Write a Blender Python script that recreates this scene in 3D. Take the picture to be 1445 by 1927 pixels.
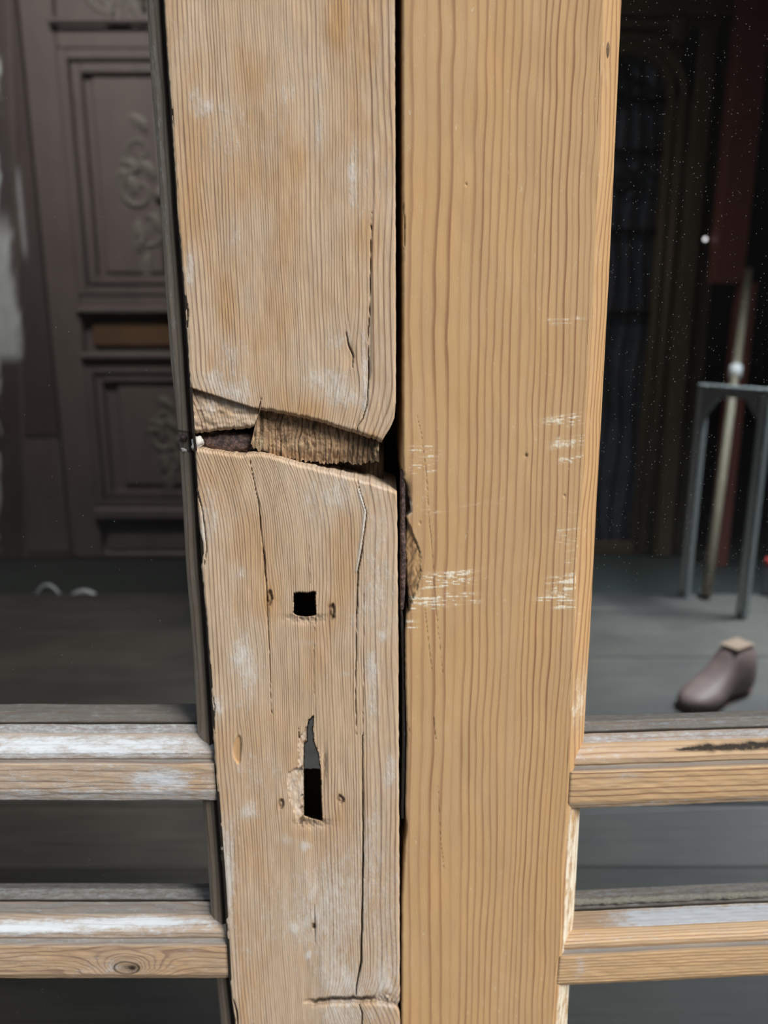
import bpy, bmesh, math, random
import numpy as np
from mathutils import Vector, Matrix

for o in list(bpy.data.objects): bpy.data.objects.remove(o)
C = bpy.context.scene.collection
random.seed(5); RNG = np.random.default_rng(7)

# ------------------------------------------------------------------ camera
W, H, F = 1445.0, 1927.0, 1447.0
CAM = np.array([0.0, -0.37, 0.85]); PITCH = math.radians(13.5)
cd = bpy.data.cameras.new('camera'); cam = bpy.data.objects.new('camera', cd); C.objects.link(cam)
cam.location = CAM; cam.rotation_euler = (math.radians(90) - PITCH, 0, 0)
cd.sensor_fit = 'VERTICAL'; cd.sensor_height = 36; cd.lens = F / H * 36; cd.clip_start = 0.02
cd.dof.use_dof = True; cd.dof.focus_distance = 0.375; cd.dof.aperture_fstop = cd.lens / 4.0
bpy.context.scene.camera = cam

# ------------------------------------------------------------------ world, sun, fill lights, exposure
w = bpy.data.worlds.new('sky'); bpy.context.scene.world = w; w.use_nodes = True
bg = w.node_tree.nodes['Background']; bg.inputs[0].default_value = (0.72, 0.85, 1.0, 1); bg.inputs[1].default_value = 0.62
def lamp(name, kind, loc, target, energy, color=(1, 1, 1), **kw):
    l = bpy.data.lights.new(name, kind); l.energy = energy; l.color = color
    for k, v in kw.items(): setattr(l, k, v)
    o = bpy.data.objects.new(name, l); C.objects.link(o); o.location = loc
    o.rotation_euler = (Vector(target) - Vector(loc)).to_track_quat('-Z', 'Y').to_euler(); return o
az, el = math.radians(43), math.radians(40)
lamp('sun', 'SUN', (3 * math.sin(az), -3 * math.cos(az), 0.85 + 3 * math.tan(el)), (0, 0, 0.85), 3.1, (1.0, 0.955, 0.89), angle=math.radians(22))
lamp('fill_warm', 'AREA', (-0.9, 1.25, 2.5), (-0.75, 2.6, 0.7), 5.5, (1.0, 0.93, 0.88), shape='RECTANGLE', size=1.0, size_y=0.3, spread=math.radians(110))  # unseen fill light added to brighten the panelled door
lamp('fill_cool', 'AREA', (1.5, 1.3, 2.5), (1.0, 1.05, 0.15), 17.0, (0.82, 0.92, 1.0), shape='RECTANGLE', size=.7, size_y=.4, spread=math.radians(62))  # unseen cool fill added to lift the right side of the platform
vs = bpy.context.scene.view_settings
vs.view_transform = 'Standard'; vs.look = 'None'; vs.gamma = 1; vs.use_curve_mapping = False; vs.exposure = 0.42

# ------------------------------------------------------------------ projection helpers
fw = np.array([0, math.cos(PITCH), -math.sin(PITCH)]); up = np.array([0, math.sin(PITCH), math.cos(PITCH)]); rt = np.array([1.0, 0, 0])
def rays(px, py):
    px = np.asarray(px, float); py = np.asarray(py, float)
    return fw + rt * ((px - W / 2) / F)[..., None] - up * ((py - H / 2) / F)[..., None]
class Leaf:                                     # a door leaf: a vertical plane, turned by yaw about its meeting edge
    def __init__(s, x0, yaw):
        s.x0 = x0; a = math.radians(yaw); s.ex = np.array([math.cos(a), math.sin(a), 0]); s.ey = np.array([-math.sin(a), math.cos(a), 0]); s.yaw = a
        s.o = np.array([x0, 0, 0.0])
    def xz(s, px, py, d=0.0):                   # pixel + depth behind the face -> leaf coordinates
        r = rays(px, py); d = np.asarray(d, float)
        t = ((s.o - CAM) @ s.ey + d) / (r @ s.ey)
        p = CAM + r * t[..., None] - s.o
        return p @ s.ex, p[..., 2]
LL = Leaf(0.0, 0.0); LR = Leaf(0.006, 3.4)
def at(px, py, Y):
    r = rays(px, py); return CAM + r * ((Y - CAM[1]) / r[1])
def onz(px, py, Z):
    r = rays(px, py); return CAM + r * ((Z - CAM[2]) / r[2])

# ------------------------------------------------------------------ numpy noise
_T = RNG.random((512, 512))
def vn(x, y, seed=0):
    x = np.asarray(x, float) + seed * 37.3; y = np.asarray(y, float) + seed * 91.7
    xi = np.floor(x).astype(int); yi = np.floor(y).astype(int); fx = x - xi; fy = y - yi
    fx = fx * fx * (3 - 2 * fx); fy = fy * fy * (3 - 2 * fy)
    g = lambda a, b: _T[a % 512, b % 512]
    return (g(xi, yi) * (1 - fx) + g(xi + 1, yi) * fx) * (1 - fy) + (g(xi, yi + 1) * (1 - fx) + g(xi + 1, yi + 1) * fx) * fy
def fbm(x, y, seed=0, n=4):
    s = 0; a = 1; t = 0
    for i in range(n): s = s + a * vn(x * 2 ** i, y * 2 ** i, seed + i); t += a; a *= 0.55
    return s / t
def sm(a, b, x): t = np.clip((x - a) / (b - a), 0, 1); return t * t * (3 - 2 * t)
def blob(px, py, cx, cy, rx, ry): return np.exp(-(((px - cx) / rx) ** 2 + ((py - cy) / ry) ** 2))
def pdist(px, py, pts):                         # distance to a polyline + parameter along it
    best = np.full(px.shape, 1e9); par = np.zeros(px.shape); n = len(pts) - 1
    for i in range(n):
        (x0, y0), (x1, y1) = pts[i], pts[i + 1]; dx, dy = x1 - x0, y1 - y0
        t = np.clip(((px - x0) * dx + (py - y0) * dy) / (dx * dx + dy * dy), 0, 1)
        d = np.hypot(px - x0 - t * dx, py - y0 - t * dy); m = d < best
        best = np.where(m, d, best); par = np.where(m, (i + t) / n, par)
    return best, par
def inpoly(px, py, poly):
    ins = np.zeros(px.shape, bool); n = len(poly)
    for i in range(n):
        (x0, y0), (x1, y1) = poly[i], poly[(i + 1) % n]
        c = ((y0 > py) != (y1 > py)) & (px < (x1 - x0) * (py - y0) / ((y1 - y0) if y1 != y0 else 1e-9) + x0)
        ins ^= c
    return ins
def snap(px, py, poly, r):                      # pull grid points near the outline onto it
    P = poly + [poly[0]]; best = np.full(px.shape, 1e9); nx = px.copy(); ny = py.copy()
    for i in range(len(poly)):
        (x0, y0), (x1, y1) = P[i], P[i + 1]; dx, dy = x1 - x0, y1 - y0
        t = np.clip(((px - x0) * dx + (py - y0) * dy) / (dx * dx + dy * dy), 0, 1)
        qx, qy = x0 + t * dx, y0 + t * dy; d = np.hypot(px - qx, py - qy); m = d < best
        best = np.where(m, d, best); nx = np.where(m, qx, nx); ny = np.where(m, qy, ny)
    k = best < r
    return np.where(k, nx, px), np.where(k, ny, py)
def tr(pts): a = np.array(pts, float); return lambda v: np.interp(v, a[:, 0], a[:, 1]) if True else None
def trx(pts):                                   # trace with straight extrapolation at both ends
    a = np.array(pts, float)
    def f(v):
        v = np.asarray(v, float); r = np.interp(v, a[:, 0], a[:, 1])
        s0 = (a[3, 1] - a[0, 1]) / (a[3, 0] - a[0, 0]); s1 = (a[-1, 1] - a[-4, 1]) / (a[-1, 0] - a[-4, 0])
        return r + np.minimum(v - a[0, 0], 0) * s0 + np.maximum(v - a[-1, 0], 0) * s1
    return f

# ------------------------------------------------------------------ materials
class NT:
    def __init__(s, name):
        s.m = bpy.data.materials.new(name); s.m.use_nodes = True; s.t = s.m.node_tree; s.b = s.t.nodes['Principled BSDF']
    def n(s, k, **kw):
        x = s.t.nodes.new(k)
        for a, v in kw.items(): setattr(x, a, v)
        return x
    def l(s, a, b): s.t.links.new(a, b)
    def put(s, v, sock):
        if isinstance(v, (int, float, tuple)): sock.default_value = v
        else: s.l(v, sock)
    def math(s, op, a, b=0.0, c=None, clamp=False):
        x = s.n('ShaderNodeMath', operation=op, use_clamp=clamp); s.put(a, x.inputs[0]); s.put(b, x.inputs[1])
        if c is not None: s.put(c, x.inputs[2])
        return x.outputs[0]
    def mix(s, f, a, b, mode='MIX'):
        x = s.n('ShaderNodeMix', data_type='RGBA', blend_type=mode); s.put(f, x.inputs[0])
        s.put(a + (1,) if isinstance(a, tuple) else a, x.inputs[6]); s.put(b + (1,) if isinstance(b, tuple) else b, x.inputs[7]); return x.outputs[2]
    def attr(s, name, vec=False):
        x = s.n('ShaderNodeAttribute', attribute_name=name); return x.outputs['Vector'] if vec else x.outputs['Fac']
    def ramp(s, f, stops):
        x = s.n('ShaderNodeValToRGB'); s.put(f, x.inputs[0]); e = x.color_ramp.elements
        while len(e) < len(stops): e.new(0.5)
        for i, (p, c) in enumerate(stops): e[i].position = p; e[i].color = (c if isinstance(c, tuple) else (c, c, c)) + (1,)
        return x.outputs[0]
    def noise(s, vec, scale, detail=3, rough=.55, mapscale=None):
        if mapscale:
            mp = s.n('ShaderNodeMapping'); s.l(vec, mp.inputs[0]); mp.inputs['Scale'].default_value = mapscale; vec = mp.outputs[0]
        x = s.n('ShaderNodeTexNoise'); s.l(vec, x.inputs['Vector']); x.inputs['Scale'].default_value = scale
        x.inputs['Detail'].default_value = detail; x.inputs['Roughness'].default_value = rough; return x.outputs['Fac']
    def bump(s, h, strength, dist, prev=None):
        x = s.n('ShaderNodeBump'); x.inputs['Strength'].default_value = strength; x.inputs['Distance'].default_value = dist
        s.l(h, x.inputs['Height'])
        if prev is not None: s.l(prev, x.inputs['Normal'])
        return x.outputs[0]
def srgb(r, g, b): return tuple(((c / 255) / 12.92 if c / 255 < .04045 else ((c / 255 + .055) / 1.055) ** 2.4) for c in (r, g, b))

def pine(name, base, late, warm, line=1.0, grime_shade=(0.03, 0.022, 0.016), white=(0.62, 0.62, 0.60), fine=0.5, bumpk=1.0, thr0=.50, jit=.2, wk=1.9):
    """attribute-driven timber: ring = growth-ring phase, white = paint residue, dark = dirt in cracks and shade painted into recesses, tone = warmth"""
    m = NT(name); gc = m.attr('gc', True); ring = m.attr('ring')
    fib = m.noise(gc, 1.0, 3, .6, (2600, 90, 1)); fib2 = m.noise(gc, 1.0, 3, .6, (700, 25, 1)); pat = m.noise(gc, 1.0, 4, .6, (60, 22, 1))
    rg = m.math('ADD', ring, m.math('MULTIPLY', m.math('SUBTRACT', fib2, .5), jit))
    fr = m.math('FRACT', rg); fl = m.math('FLOOR', rg)
    prof = m.ramp(fr, [(0, .12), (.35, 0.0), (.62, .15), (.84, 1.0), (.93, .95), (1.0, .12)])
    wn = m.n('ShaderNodeTexWhiteNoise', noise_dimensions='1D'); m.l(fl, wn.inputs['W'])
    amp = m.math('MULTIPLY_ADD', wn.outputs['Value'], .75, .4)
    ln = m.math('MULTIPLY', m.math('MULTIPLY', prof, amp), m.attr('lamp_'), clamp=True)
    ln = m.math('MULTIPLY', ln, line, clamp=True)
    col = m.mix(m.attr('tone'), base, warm)
    col = m.mix(m.math('MULTIPLY', m.math('SUBTRACT', pat, .35, clamp=True), 1.1, clamp=True), col, tuple(c * .78 for c in base))
    col = m.mix(m.attr('grey'), col, (.21, .20, .185))
    col = m.mix(m.math('MULTIPLY', ln, m.math('MULTIPLY_ADD', m.attr('grey'), -.4, 1.0)), col, late)
    gr_ = m.noise(gc, 1.0, 2, .6, (3200, 1900, 1)); sh = m.math('MULTIPLY_ADD', m.math('SUBTRACT', fib, .5), fine, 1.0); sh = m.math('ADD', sh, m.math('MULTIPLY', m.math('SUBTRACT', gr_, .5), fine * .7)) 
    cmb = m.n('ShaderNodeCombineColor'); [m.l(sh, cmb.inputs[i]) for i in range(3)]
    col = m.mix(1.0, col, cmb.outputs[0], 'MULTIPLY')
    sp = m.noise(gc, 1.0, 5, .75, (900, 420, 1)); st = m.noise(gc, 1.0, 2, .6, (2400, 200, 1))
    wraw = m.attr('white'); grit = m.noise(gc, 1.0, 2, .6, (2600, 1500, 1)); big_ = m.noise(gc, 1.0, 4, .65, (330, 130, 1))
    thr = m.math('ADD', m.math('MULTIPLY', m.math('SUBTRACT', sp, .5), 1.3), m.math('MULTIPLY', m.math('SUBTRACT', st, .5), 1.1)); thr = m.math('ADD', thr, m.math('MULTIPLY', m.math('SUBTRACT', big_, .5), 1.6))
    thr = m.math('ADD', thr, m.math('SUBTRACT', wraw, thr0))
    wm = m.math('MULTIPLY', thr, wk, clamp=True); wm = m.math('MULTIPLY', wm, m.math('MULTIPLY_ADD', ln, -.55, 1.0))
    soft = m.math('MULTIPLY', m.math('MULTIPLY', wraw, big_), .55, clamp=True)
    col = m.mix(soft, col, white); col = m.mix(m.math('MULTIPLY', wm, .85), col, white)
    col = m.mix(m.math('MULTIPLY', m.attr('dark'), 1.0, clamp=True), col, grime_shade)
    m.l(col, m.b.inputs['Base Color']); m.b.inputs['Roughness'].default_value = .78; m.b.inputs['Specular IOR Level'].default_value = .25
    nb = m.bump(ln, .55 * bumpk, .0004); nb = m.bump(fib, .5 * bumpk, .0003, nb); nb = m.bump(m.math('ADD', wm, m.math('MULTIPLY', sp, .6)), .6 * bumpk, .0003, nb)
    m.l(nb, m.b.inputs['Normal']); return m.m
def plain(name, col, rough=.6, metal=0, var=.25, scale=(30, 30, 30), bump=.3, col2=None, dist=.002):
    m = NT(name); tc = m.n('ShaderNodeTexCoord').outputs['Object']
    nz = m.noise(tc, 1.0, 5, .65, scale); c = m.mix(nz, tuple(x * (1 - var) for x in col), col2 or tuple(min(1, x * (1 + var)) for x in col))
    m.l(c, m.b.inputs['Base Color']); m.b.inputs['Roughness'].default_value = rough; m.b.inputs['Metallic'].default_value = metal
    m.l(m.bump(nz, bump, dist), m.b.inputs['Normal']); return m.m

M = {}
M['old'] = pine('weathered_pine', (0.585, 0.43, 0.285), (0.235, 0.125, 0.075), (0.53, 0.32, 0.15), .9, fine=.65, white=(0.67, 0.625, 0.57), thr0=.56, wk=1.3)
M['clean'] = pine('planed_pine', (0.535, 0.345, 0.175), (0.27, 0.125, 0.062), (0.57, 0.33, 0.135), 1.0, fine=.28, bumpk=.5, white=(0.82, 0.76, 0.62), thr0=.40, wk=2.0)
M['paint'] = pine('paint_worn_pine', (0.50, 0.385, 0.285), (0.23, 0.135, 0.09), (0.52, 0.32, 0.15), .75, white=(0.60, 0.645, 0.69), thr0=.32, wk=1.35)
M['bead'] = pine('shaded_bead_pine', (0.30, 0.235, 0.17), (0.13, 0.09, 0.06), (0.36, 0.24, 0.13), .7, white=(0.55, 0.57, 0.55))  # darker pine, the bead's shade is part of the base colour
M['clean_paint'] = pine('planed_pine_blue_paint', (0.60, 0.415, 0.235), (0.24, 0.115, 0.06), (0.60, 0.385, 0.19), .85, fine=.3, bumpk=.6, white=(0.52, 0.59, 0.68), thr0=.36, wk=1.4)
M['torn'] = pine('torn_heartwood', (0.42, 0.295, 0.195), (0.14, 0.075, 0.04), (0.50, 0.31, 0.16), 1.0, fine=1.2, bumpk=2.0, white=(0.75, 0.62, 0.42))
def rust_mat():
    m = NT('rusty_iron'); tc = m.n('ShaderNodeTexCoord').outputs['Object']
    a = m.noise(tc, 350, 5, .7); b = m.noise(tc, 90, 4, .6)
    c = m.ramp(a, [(.36, (.02, .014, .013)), (.5, (.085, .05, .042)), (.66, (.26, .16, .13))])
    c = m.mix(m.math('MULTIPLY', b, .4), c, (.06, .055, .06)); m.l(c, m.b.inputs['Base Color']); m.b.inputs['Roughness'].default_value = .7; m.b.inputs['Metallic'].default_value = .3
    m.l(m.bump(a, 1.0, .001), m.b.inputs['Normal']); return m.m
M['rust'] = rust_mat()
M['iron'] = plain('dull_iron', (.05, .048, .05), .5, .6, .4, (600, 600, 200), .4, dist=.0004)
M['filler'] = plain('pale_filler', (.55, .52, .48), .5, 0, .3, (500, 500, 500), .6, dist=.0006)
M['putty'] = plain('old_putty', (.30, .29, .25), .9, 0, .7, (500, 900, 900), 1.0, dist=.0015)
def glass_mat(name, dust):
    m = NT(name); t = m.t; tc = m.n('ShaderNodeTexCoord').outputs['Object']
    t.nodes.remove(m.b); tp = m.n('ShaderNodeBsdfTransparent'); tp.inputs[0].default_value = (.955, .955, .95, 1)
    gl = m.n('ShaderNodeBsdfGlossy'); gl.inputs['Roughness'].default_value = .02; lw_ = m.n('ShaderNodeLayerWeight'); lw_.inputs[0].default_value = .5; fr = m.math('MULTIPLY_ADD', m.math('POWER', lw_.outputs['Facing'], 5.0), .95, .025)
    mx = m.n('ShaderNodeMixShader'); m.l(fr, mx.inputs[0]); m.l(tp.outputs[0], mx.inputs[1]); m.l(gl.outputs[0], mx.inputs[2])
    df = m.n('ShaderNodeBsdfDiffuse'); df.inputs[0].default_value = (.6, .62, .62, 1)
    vo = m.n('ShaderNodeTexVoronoi'); m.l(tc, vo.inputs['Vector']); vo.inputs['Scale'].default_value = 650
    big = m.noise(tc, 45, 3, .6); sc_ = m.n('ShaderNodeSeparateColor'); m.l(vo.outputs['Color'], sc_.inputs[0])
    dot = m.math('MULTIPLY', m.math('LESS_THAN', vo.outputs['Distance'], m.math('MULTIPLY_ADD', sc_.outputs[1], .18, .06)), m.math('LESS_THAN', sc_.outputs[0], m.math('MULTIPLY', m.math('SUBTRACT', big, .30, clamp=True), dust)))
    film = m.math('MULTIPLY', m.noise(tc, 9, 4, .6), .003)
    f = m.math('ADD', m.math('MULTIPLY', dot, .22), film, clamp=True)
    m2 = m.n('ShaderNodeMixShader'); m.l(f, m2.inputs[0]); m.l(mx.outputs[0], m2.inputs[1]); m.l(df.outputs[0], m2.inputs[2])
    m.l(m2.outputs[0], t.nodes['Material Output'].inputs[0]); return m.m
M['glass'] = glass_mat('window_glass', .12); M['glass_dusty'] = glass_mat('dusty_window_glass', 1.1)

# ------------------------------------------------------------------ object helpers
def tag(o, label=None, cat=None, group=None, kind=None):
    if label: o['label'] = label
    if cat: o['category'] = cat
    if group: o['group'] = group
    if kind: o['kind'] = kind
    return o
def empty(name, loc=(0, 0, 0), rz=0, **kw):
    o = bpy.data.objects.new(name, None); C.objects.link(o); o.location = loc; o.rotation_euler = (0, 0, rz); o.empty_display_size = .05; o['kind'] = 'thing'; return tag(o, **kw)
def link(name, me, mat, parent=None, label=None):
    o = bpy.data.objects.new(name, me); C.objects.link(o)
    if mat: me.materials.append(mat)
    if parent: o.parent = parent
    if label: o['label'] = label
    return o
def mesh_np(name, V, Q, mat, parent=None, attrs=None, gc=None, smooth=True, label=None):
    me = bpy.data.meshes.new(name); V = np.asarray(V, np.float32); Q = np.asarray(Q, np.int32)
    me.vertices.add(len(V)); me.vertices.foreach_set('co', V.ravel()); k = Q.shape[1]
    me.loops.add(Q.size); me.loops.foreach_set('vertex_index', Q.ravel()); me.polygons.add(len(Q))
    me.polygons.foreach_set('loop_start', np.arange(0, Q.size, k, dtype=np.int32)); me.polygons.foreach_set('loop_total', np.full(len(Q), k, np.int32))
    sf = np.full(len(Q), bool(smooth)) if not hasattr(smooth, '__len__') else np.asarray(smooth)
    me.polygons.foreach_set('use_smooth', sf); me.update(calc_edges=True); me.validate()
    for a, v in (attrs or {}).items():
        at_ = me.attributes.new(a, 'FLOAT', 'POINT'); at_.data.foreach_set('value', np.asarray(v, np.float32).ravel())
    if gc is not None:
        at_ = me.attributes.new('gc', 'FLOAT_VECTOR', 'POINT'); at_.data.foreach_set('vector', np.asarray(gc, np.float32).ravel())
    return link(name, me, mat, parent, label)
ATT = ('ring', 'white', 'dark', 'tone', 'lamp_', 'grey')
def board(name, leaf, px, py, D, A, mat, parent, thick=.045, inset=(0, 0), top=None, bottom=None, kill=None, label=None, g0=0.0):
    """dense front surface of a timber piece, traced outline at real depth, with side walls and a back"""
    X, Z = leaf.xz(px, py, D)
    if top is not None:                          # continue the piece beyond the frame
        X = np.vstack([X[:1], X]); Z = np.vstack([np.full((1, Z.shape[1]), top), Z]); D = np.vstack([D[:1], D])
        A = {k: np.vstack([v[:1], v]) for k, v in A.items()}; kill = None if kill is None else np.vstack([np.zeros((1, kill.shape[1]), bool), kill])
    if bottom is not None:
        X = np.vstack([X, X[-1:]]); Z = np.vstack([Z, np.full((1, Z.shape[1]), bottom)]); D = np.vstack([D, D[-1:]])
        A = {k: np.vstack([v, v[-1:]]) for k, v in A.items()}; kill = None if kill is None else np.vstack([kill, np.zeros((1, kill.shape[1]), bool)])
    G = np.stack([X + g0, Z, np.zeros_like(X)], -1)
    pad = lambda a: np.pad(a, [(1, 1), (1, 1)] + [(0, 0)] * (a.ndim - 2), mode='edge')
    Xp, Zp, Dp, Gp = pad(X), pad(Z), pad(D), pad(G); Ap = {k: pad(v) for k, v in A.items()}
    ring = np.zeros(Xp.shape, bool); ring[0] = ring[-1] = True; ring[:, 0] = ring[:, -1] = True
    Dp = np.where(ring, thick, Dp); Gp[..., 0] = Gp[..., 0] + np.where(ring, thick, 0)
    Xp[:, 0] += inset[0]; Xp[:, -1] -= inset[1]
    R, Cc = Xp.shape; idx = np.arange(R * Cc).reshape(R, Cc)
    q = np.stack([idx[:-1, :-1], idx[1:, :-1], idx[1:, 1:], idx[:-1, 1:]], -1)
    keep = np.ones(q.shape[:2], bool)
    if kill is not None: keep[1:-1, 1:-1] &= ~kill
    smo = np.zeros(q.shape[:2], bool); smo[1:-1, 1:-1] = True
    Q = q[keep]; S = smo[keep]
    if kill is None: kk = np.zeros(R - 1, bool)
    else: kk = np.concatenate([[False], kill.any(1), [False]]); kk = kk | (np.convolve(kk, np.ones(121), 'same') > 0)
    bk = np.stack([idx[:-1, 0], idx[:-1, -1], idx[1:, -1], idx[1:, 0]], -1)[~kk]
    Q = np.vstack([Q, bk]); S = np.concatenate([S, np.zeros(len(bk), bool)])
    V = np.stack([Xp, Dp, Zp], -1).reshape(-1, 3)
    return mesh_np(name, V, Q, mat, parent, {k: v.reshape(-1) for k, v in Ap.items()}, Gp.reshape(-1, 3), S, label)
def defatt(shape, **kw):
    A = {k: np.zeros(shape) for k in ATT}; A['lamp_'] += 1
    A.update(kw); return A
def bm_obj(name, bm, mat, parent=None, label=None, smooth=False, bevel=0):
    if bevel: bmesh.ops.bevel(bm, geom=list(bm.edges), offset=bevel, segments=1, affect='EDGES')
    bmesh.ops.recalc_face_normals(bm, faces=bm.faces)
    me = bpy.data.meshes.new(name); bm.to_mesh(me); bm.free()
    if smooth: me.polygons.foreach_set('use_smooth', [True] * len(me.polygons))
    return link(name, me, mat, parent, label)
def addbox(bm, x0, x1, y0, y1, z0, z1):
    vs_ = [bm.verts.new((x, y, z)) for z in (z0, z1) for y in (y0, y1) for x in (x0, x1)]
    for f in ((0, 1, 3, 2), (4, 6, 7, 5), (0, 4, 5, 1), (1, 5, 7, 3), (3, 7, 6, 2), (2, 6, 4, 0)): bm.faces.new([vs_[i] for i in f])
def box(name, x0, x1, y0, y1, z0, z1, mat, parent=None, label=None, bevel=.003):
    bm = bmesh.new(); addbox(bm, min(x0, x1), max(x0, x1), min(y0, y1), max(y0, y1), min(z0, z1), max(z0, z1)); return bm_obj(name, bm, mat, parent, label, bevel=bevel)
def addtube(bm, pts, rad, n=10, squash=1.0, cap=True):
    pts = [Vector(p) for p in pts]; rings = []; k = len(pts)
    rad = rad if hasattr(rad, '__len__') else [rad] * k
    for i, p in enumerate(pts):
        t = (pts[min(i + 1, k - 1)] - pts[max(i - 1, 0)]).normalized(); a = t.cross(Vector((0, 1, 0.01)))
        a = a.normalized() if a.length > 1e-4 else t.cross(Vector((1, 0, 0))).normalized(); b = t.cross(a).normalized()
        rings.append([bm.verts.new(p + a * math.cos(q) * rad[i] + b * math.sin(q) * rad[i] * squash) for q in [2 * math.pi * j / n for j in range(n)]])
    for r0, r1 in zip(rings, rings[1:]):
        for j in range(n): bm.faces.new((r0[j], r0[(j + 1) % n], r1[(j + 1) % n], r1[j]))
    if cap: bm.faces.new(rings[0][::-1]); bm.faces.new(rings[-1])

# ------------------------------------------------------------------ the setting
FLOOR, PLAT = 0.0, 0.15
m_floor = plain('dark_floor', (.035, .045, .042), .6, 0, .4, (3, 8, 3), .2)
m_wall = plain('dark_plaster', (.045, .036, .032), .9, 0, .4, (2, 2, 2), .2)
m_out = plain('street_paving', (.055, .052, .05), .9, 0, .3, (8, 8, 8), .3)
m_fac = plain('facade_render', (.028, .023, .02), .9, 0, .3, (2, 2, 2), .2)
def st(name, *a, mat=m_wall): o = box(name, *a, mat, bevel=0); o['kind'] = 'structure'; return o
st('floor', -2.4, 2.4, .06, 3.1, -.1, 0, mat=m_floor)
st('wall_back', -2.4, 2.4, 3.1, 3.2, 0, 2.7)
st('wall_left', -2.5, -2.4, .06, 3.2, 0, 2.7); st('wall_right', 2.4, 2.5, .06, 3.2, 0, 2.7)
st('ceiling', -2.5, 2.5, .06, 3.2, 2.7, 2.8)
bm = bmesh.new(); addbox(bm, -2.5, -.64, -.02, .06, 0, 2.8); addbox(bm, .66, 2.5, -.02, .06, 0, 2.8); addbox(bm, -.64, .66, -.02, .06, 2.1, 2.8)
bm_obj('wall_front', bm, m_fac)['kind'] = 'structure'
st('ground', -6, 6, -6, .06, -.2, -.001, mat=m_out)
st('wall_sky_block', -6, 6, -6.1, -6, -.1, 5.0, mat=m_fac)  # unseen wall added to keep sky reflections off the panes

# ------------------------------------------------------------------ traces of the two leaves
A_L = trx([(0, 308), (131, 316), (276, 326), (407, 334), (552, 346), (636, 352), (723, 357), (811, 362), (845, 366), (927, 372), (1072, 381), (1199, 390), (1326, 398), (1454, 406), (1549, 413), (1639, 420), (1750, 427), (1846, 432), (1927, 442)])
A_B = trx([(0, 278), (145, 285), (247, 294), (349, 301), (494, 310), (520, 311), (683, 323), (782, 334), (840, 339), (927, 344), (1072, 352), (1199, 363), (1342, 371), (1505, 382), (1655, 394), (1750, 401), (1840, 408), (1927, 417)])
A_R = trx([(0, 743), (300, 744), (600, 745), (740, 745), (940, 747), (1150, 749), (1280, 750), (1420, 750.5), (1545, 751), (1650, 751.5), (1800, 752), (1927, 752.5), (2050, 752.5), (2200, 752.5), (2400, 752.5)])
B_L = trx([(0, 757), (300, 757.5), (600, 758), (870, 758), (890, 759), (915, 764), (940, 771), (964, 773), (972, 765), (1028, 762), (1090, 765), (1129, 769), (1150, 768), (1159, 764), (1193, 762), (1280, 763), (1380, 765.5), (1520, 763), (1551, 764), (1600, 761), (1692, 756), (1800, 756), (1870, 755.5), (1927, 755), (2050, 755), (2200, 755), (2400, 755)])
B_R = trx([(0, 1136), (78, 1135), (156, 1133), (311, 1126), (493, 1119), (600, 1113), (700, 1107), (800, 1101), (922, 1095), (1080, 1084), (1227, 1080), (1345, 1075), (1442, 1072), (1510, 1068), (1642, 1058), (1774, 1054), (1850, 1046), (1927, 1040)])
B_E = trx([(0, 1169), (156, 1162), (337, 1154), (493, 1147), (698, 1136), (916, 1124), (1170, 1111), (1374, 1099), (1524, 1091), (1715, 1080), (1853, 1071), (1927, 1067)])

DL = empty('glazed_door', (0, 0, 0), 0, label='weathered grey-brown pine glazed door with broken stile, square hole and keyhole', cat='door')
DR = empty('glazed_door', (LR.x0, 0, 0), LR.yaw, label='cleaner honey-coloured pine glazed door with pale chalky scratches on its stile', cat='door')

# growth rings of the left stile
rc = [(.0, 9), (.06, 9), (.12, 6.5), (.3, 4.6), (.55, 4.4), (.60, 8.5), (.66, 7), (.70, 5), (.83, 6), (.88, 11), (1.0, 11)]
cc = np.linspace(-.1, 1.1, 800); per = np.interp(cc, [a for a, b in rc], [b for a, b in rc]); ph = np.concatenate([[0], np.cumsum(393 * np.diff(cc) / per[1:])])
def ring_left(px, py, piece):
    l = 308 + 0.0672 * py; r = 743 + .0052 * py
    dx = (fbm(px / 90, py / 300, 3, 3) - .5) * 14 + (vn(px / 14, py / 120, 8) - .5) * 2.5
    if piece == 'up':
        k = np.clip((py - 700) / 130, 0, 2); dx = dx + k * k * (18 + 20 * sm(600, 740, px)) * np.where(px > 560, 1, -.6)
        dx = dx + 9 * np.sign(px - 658) * blob(px, py, 658, 665, 26, 60)
        dx = dx + 26 * sm(520, 360, px) * sm(690, 810, py) * -1
    else:
        k = np.clip((1010 - py) / 150, 0, 1.2); dx = dx + k * k * 30
        for (cx, cy) in ((507, 1126), (625, 1152), (529, 1512), (641, 1504), (447, 1410)): dx = dx - 5 * np.tanh((px - cx) / 8) * blob(px, py, cx, cy, 22, 45)
        k = np.clip(1 - np.abs(py - 1886) / 60, 0, 1) * sm(560, 650, px); dx = dx + k * k * 22
    c = (px + dx - l) / (r - l)
    return np.interp(c, cc, ph)

def edge_round(px, L, R, r=5.0, depth=.0014):
    d = np.minimum(px - L, R - px); k = np.clip(1 - d / r, 0, 1); return depth * (1 - np.sqrt(1 - np.minimum(k, .999) ** 2))

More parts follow.
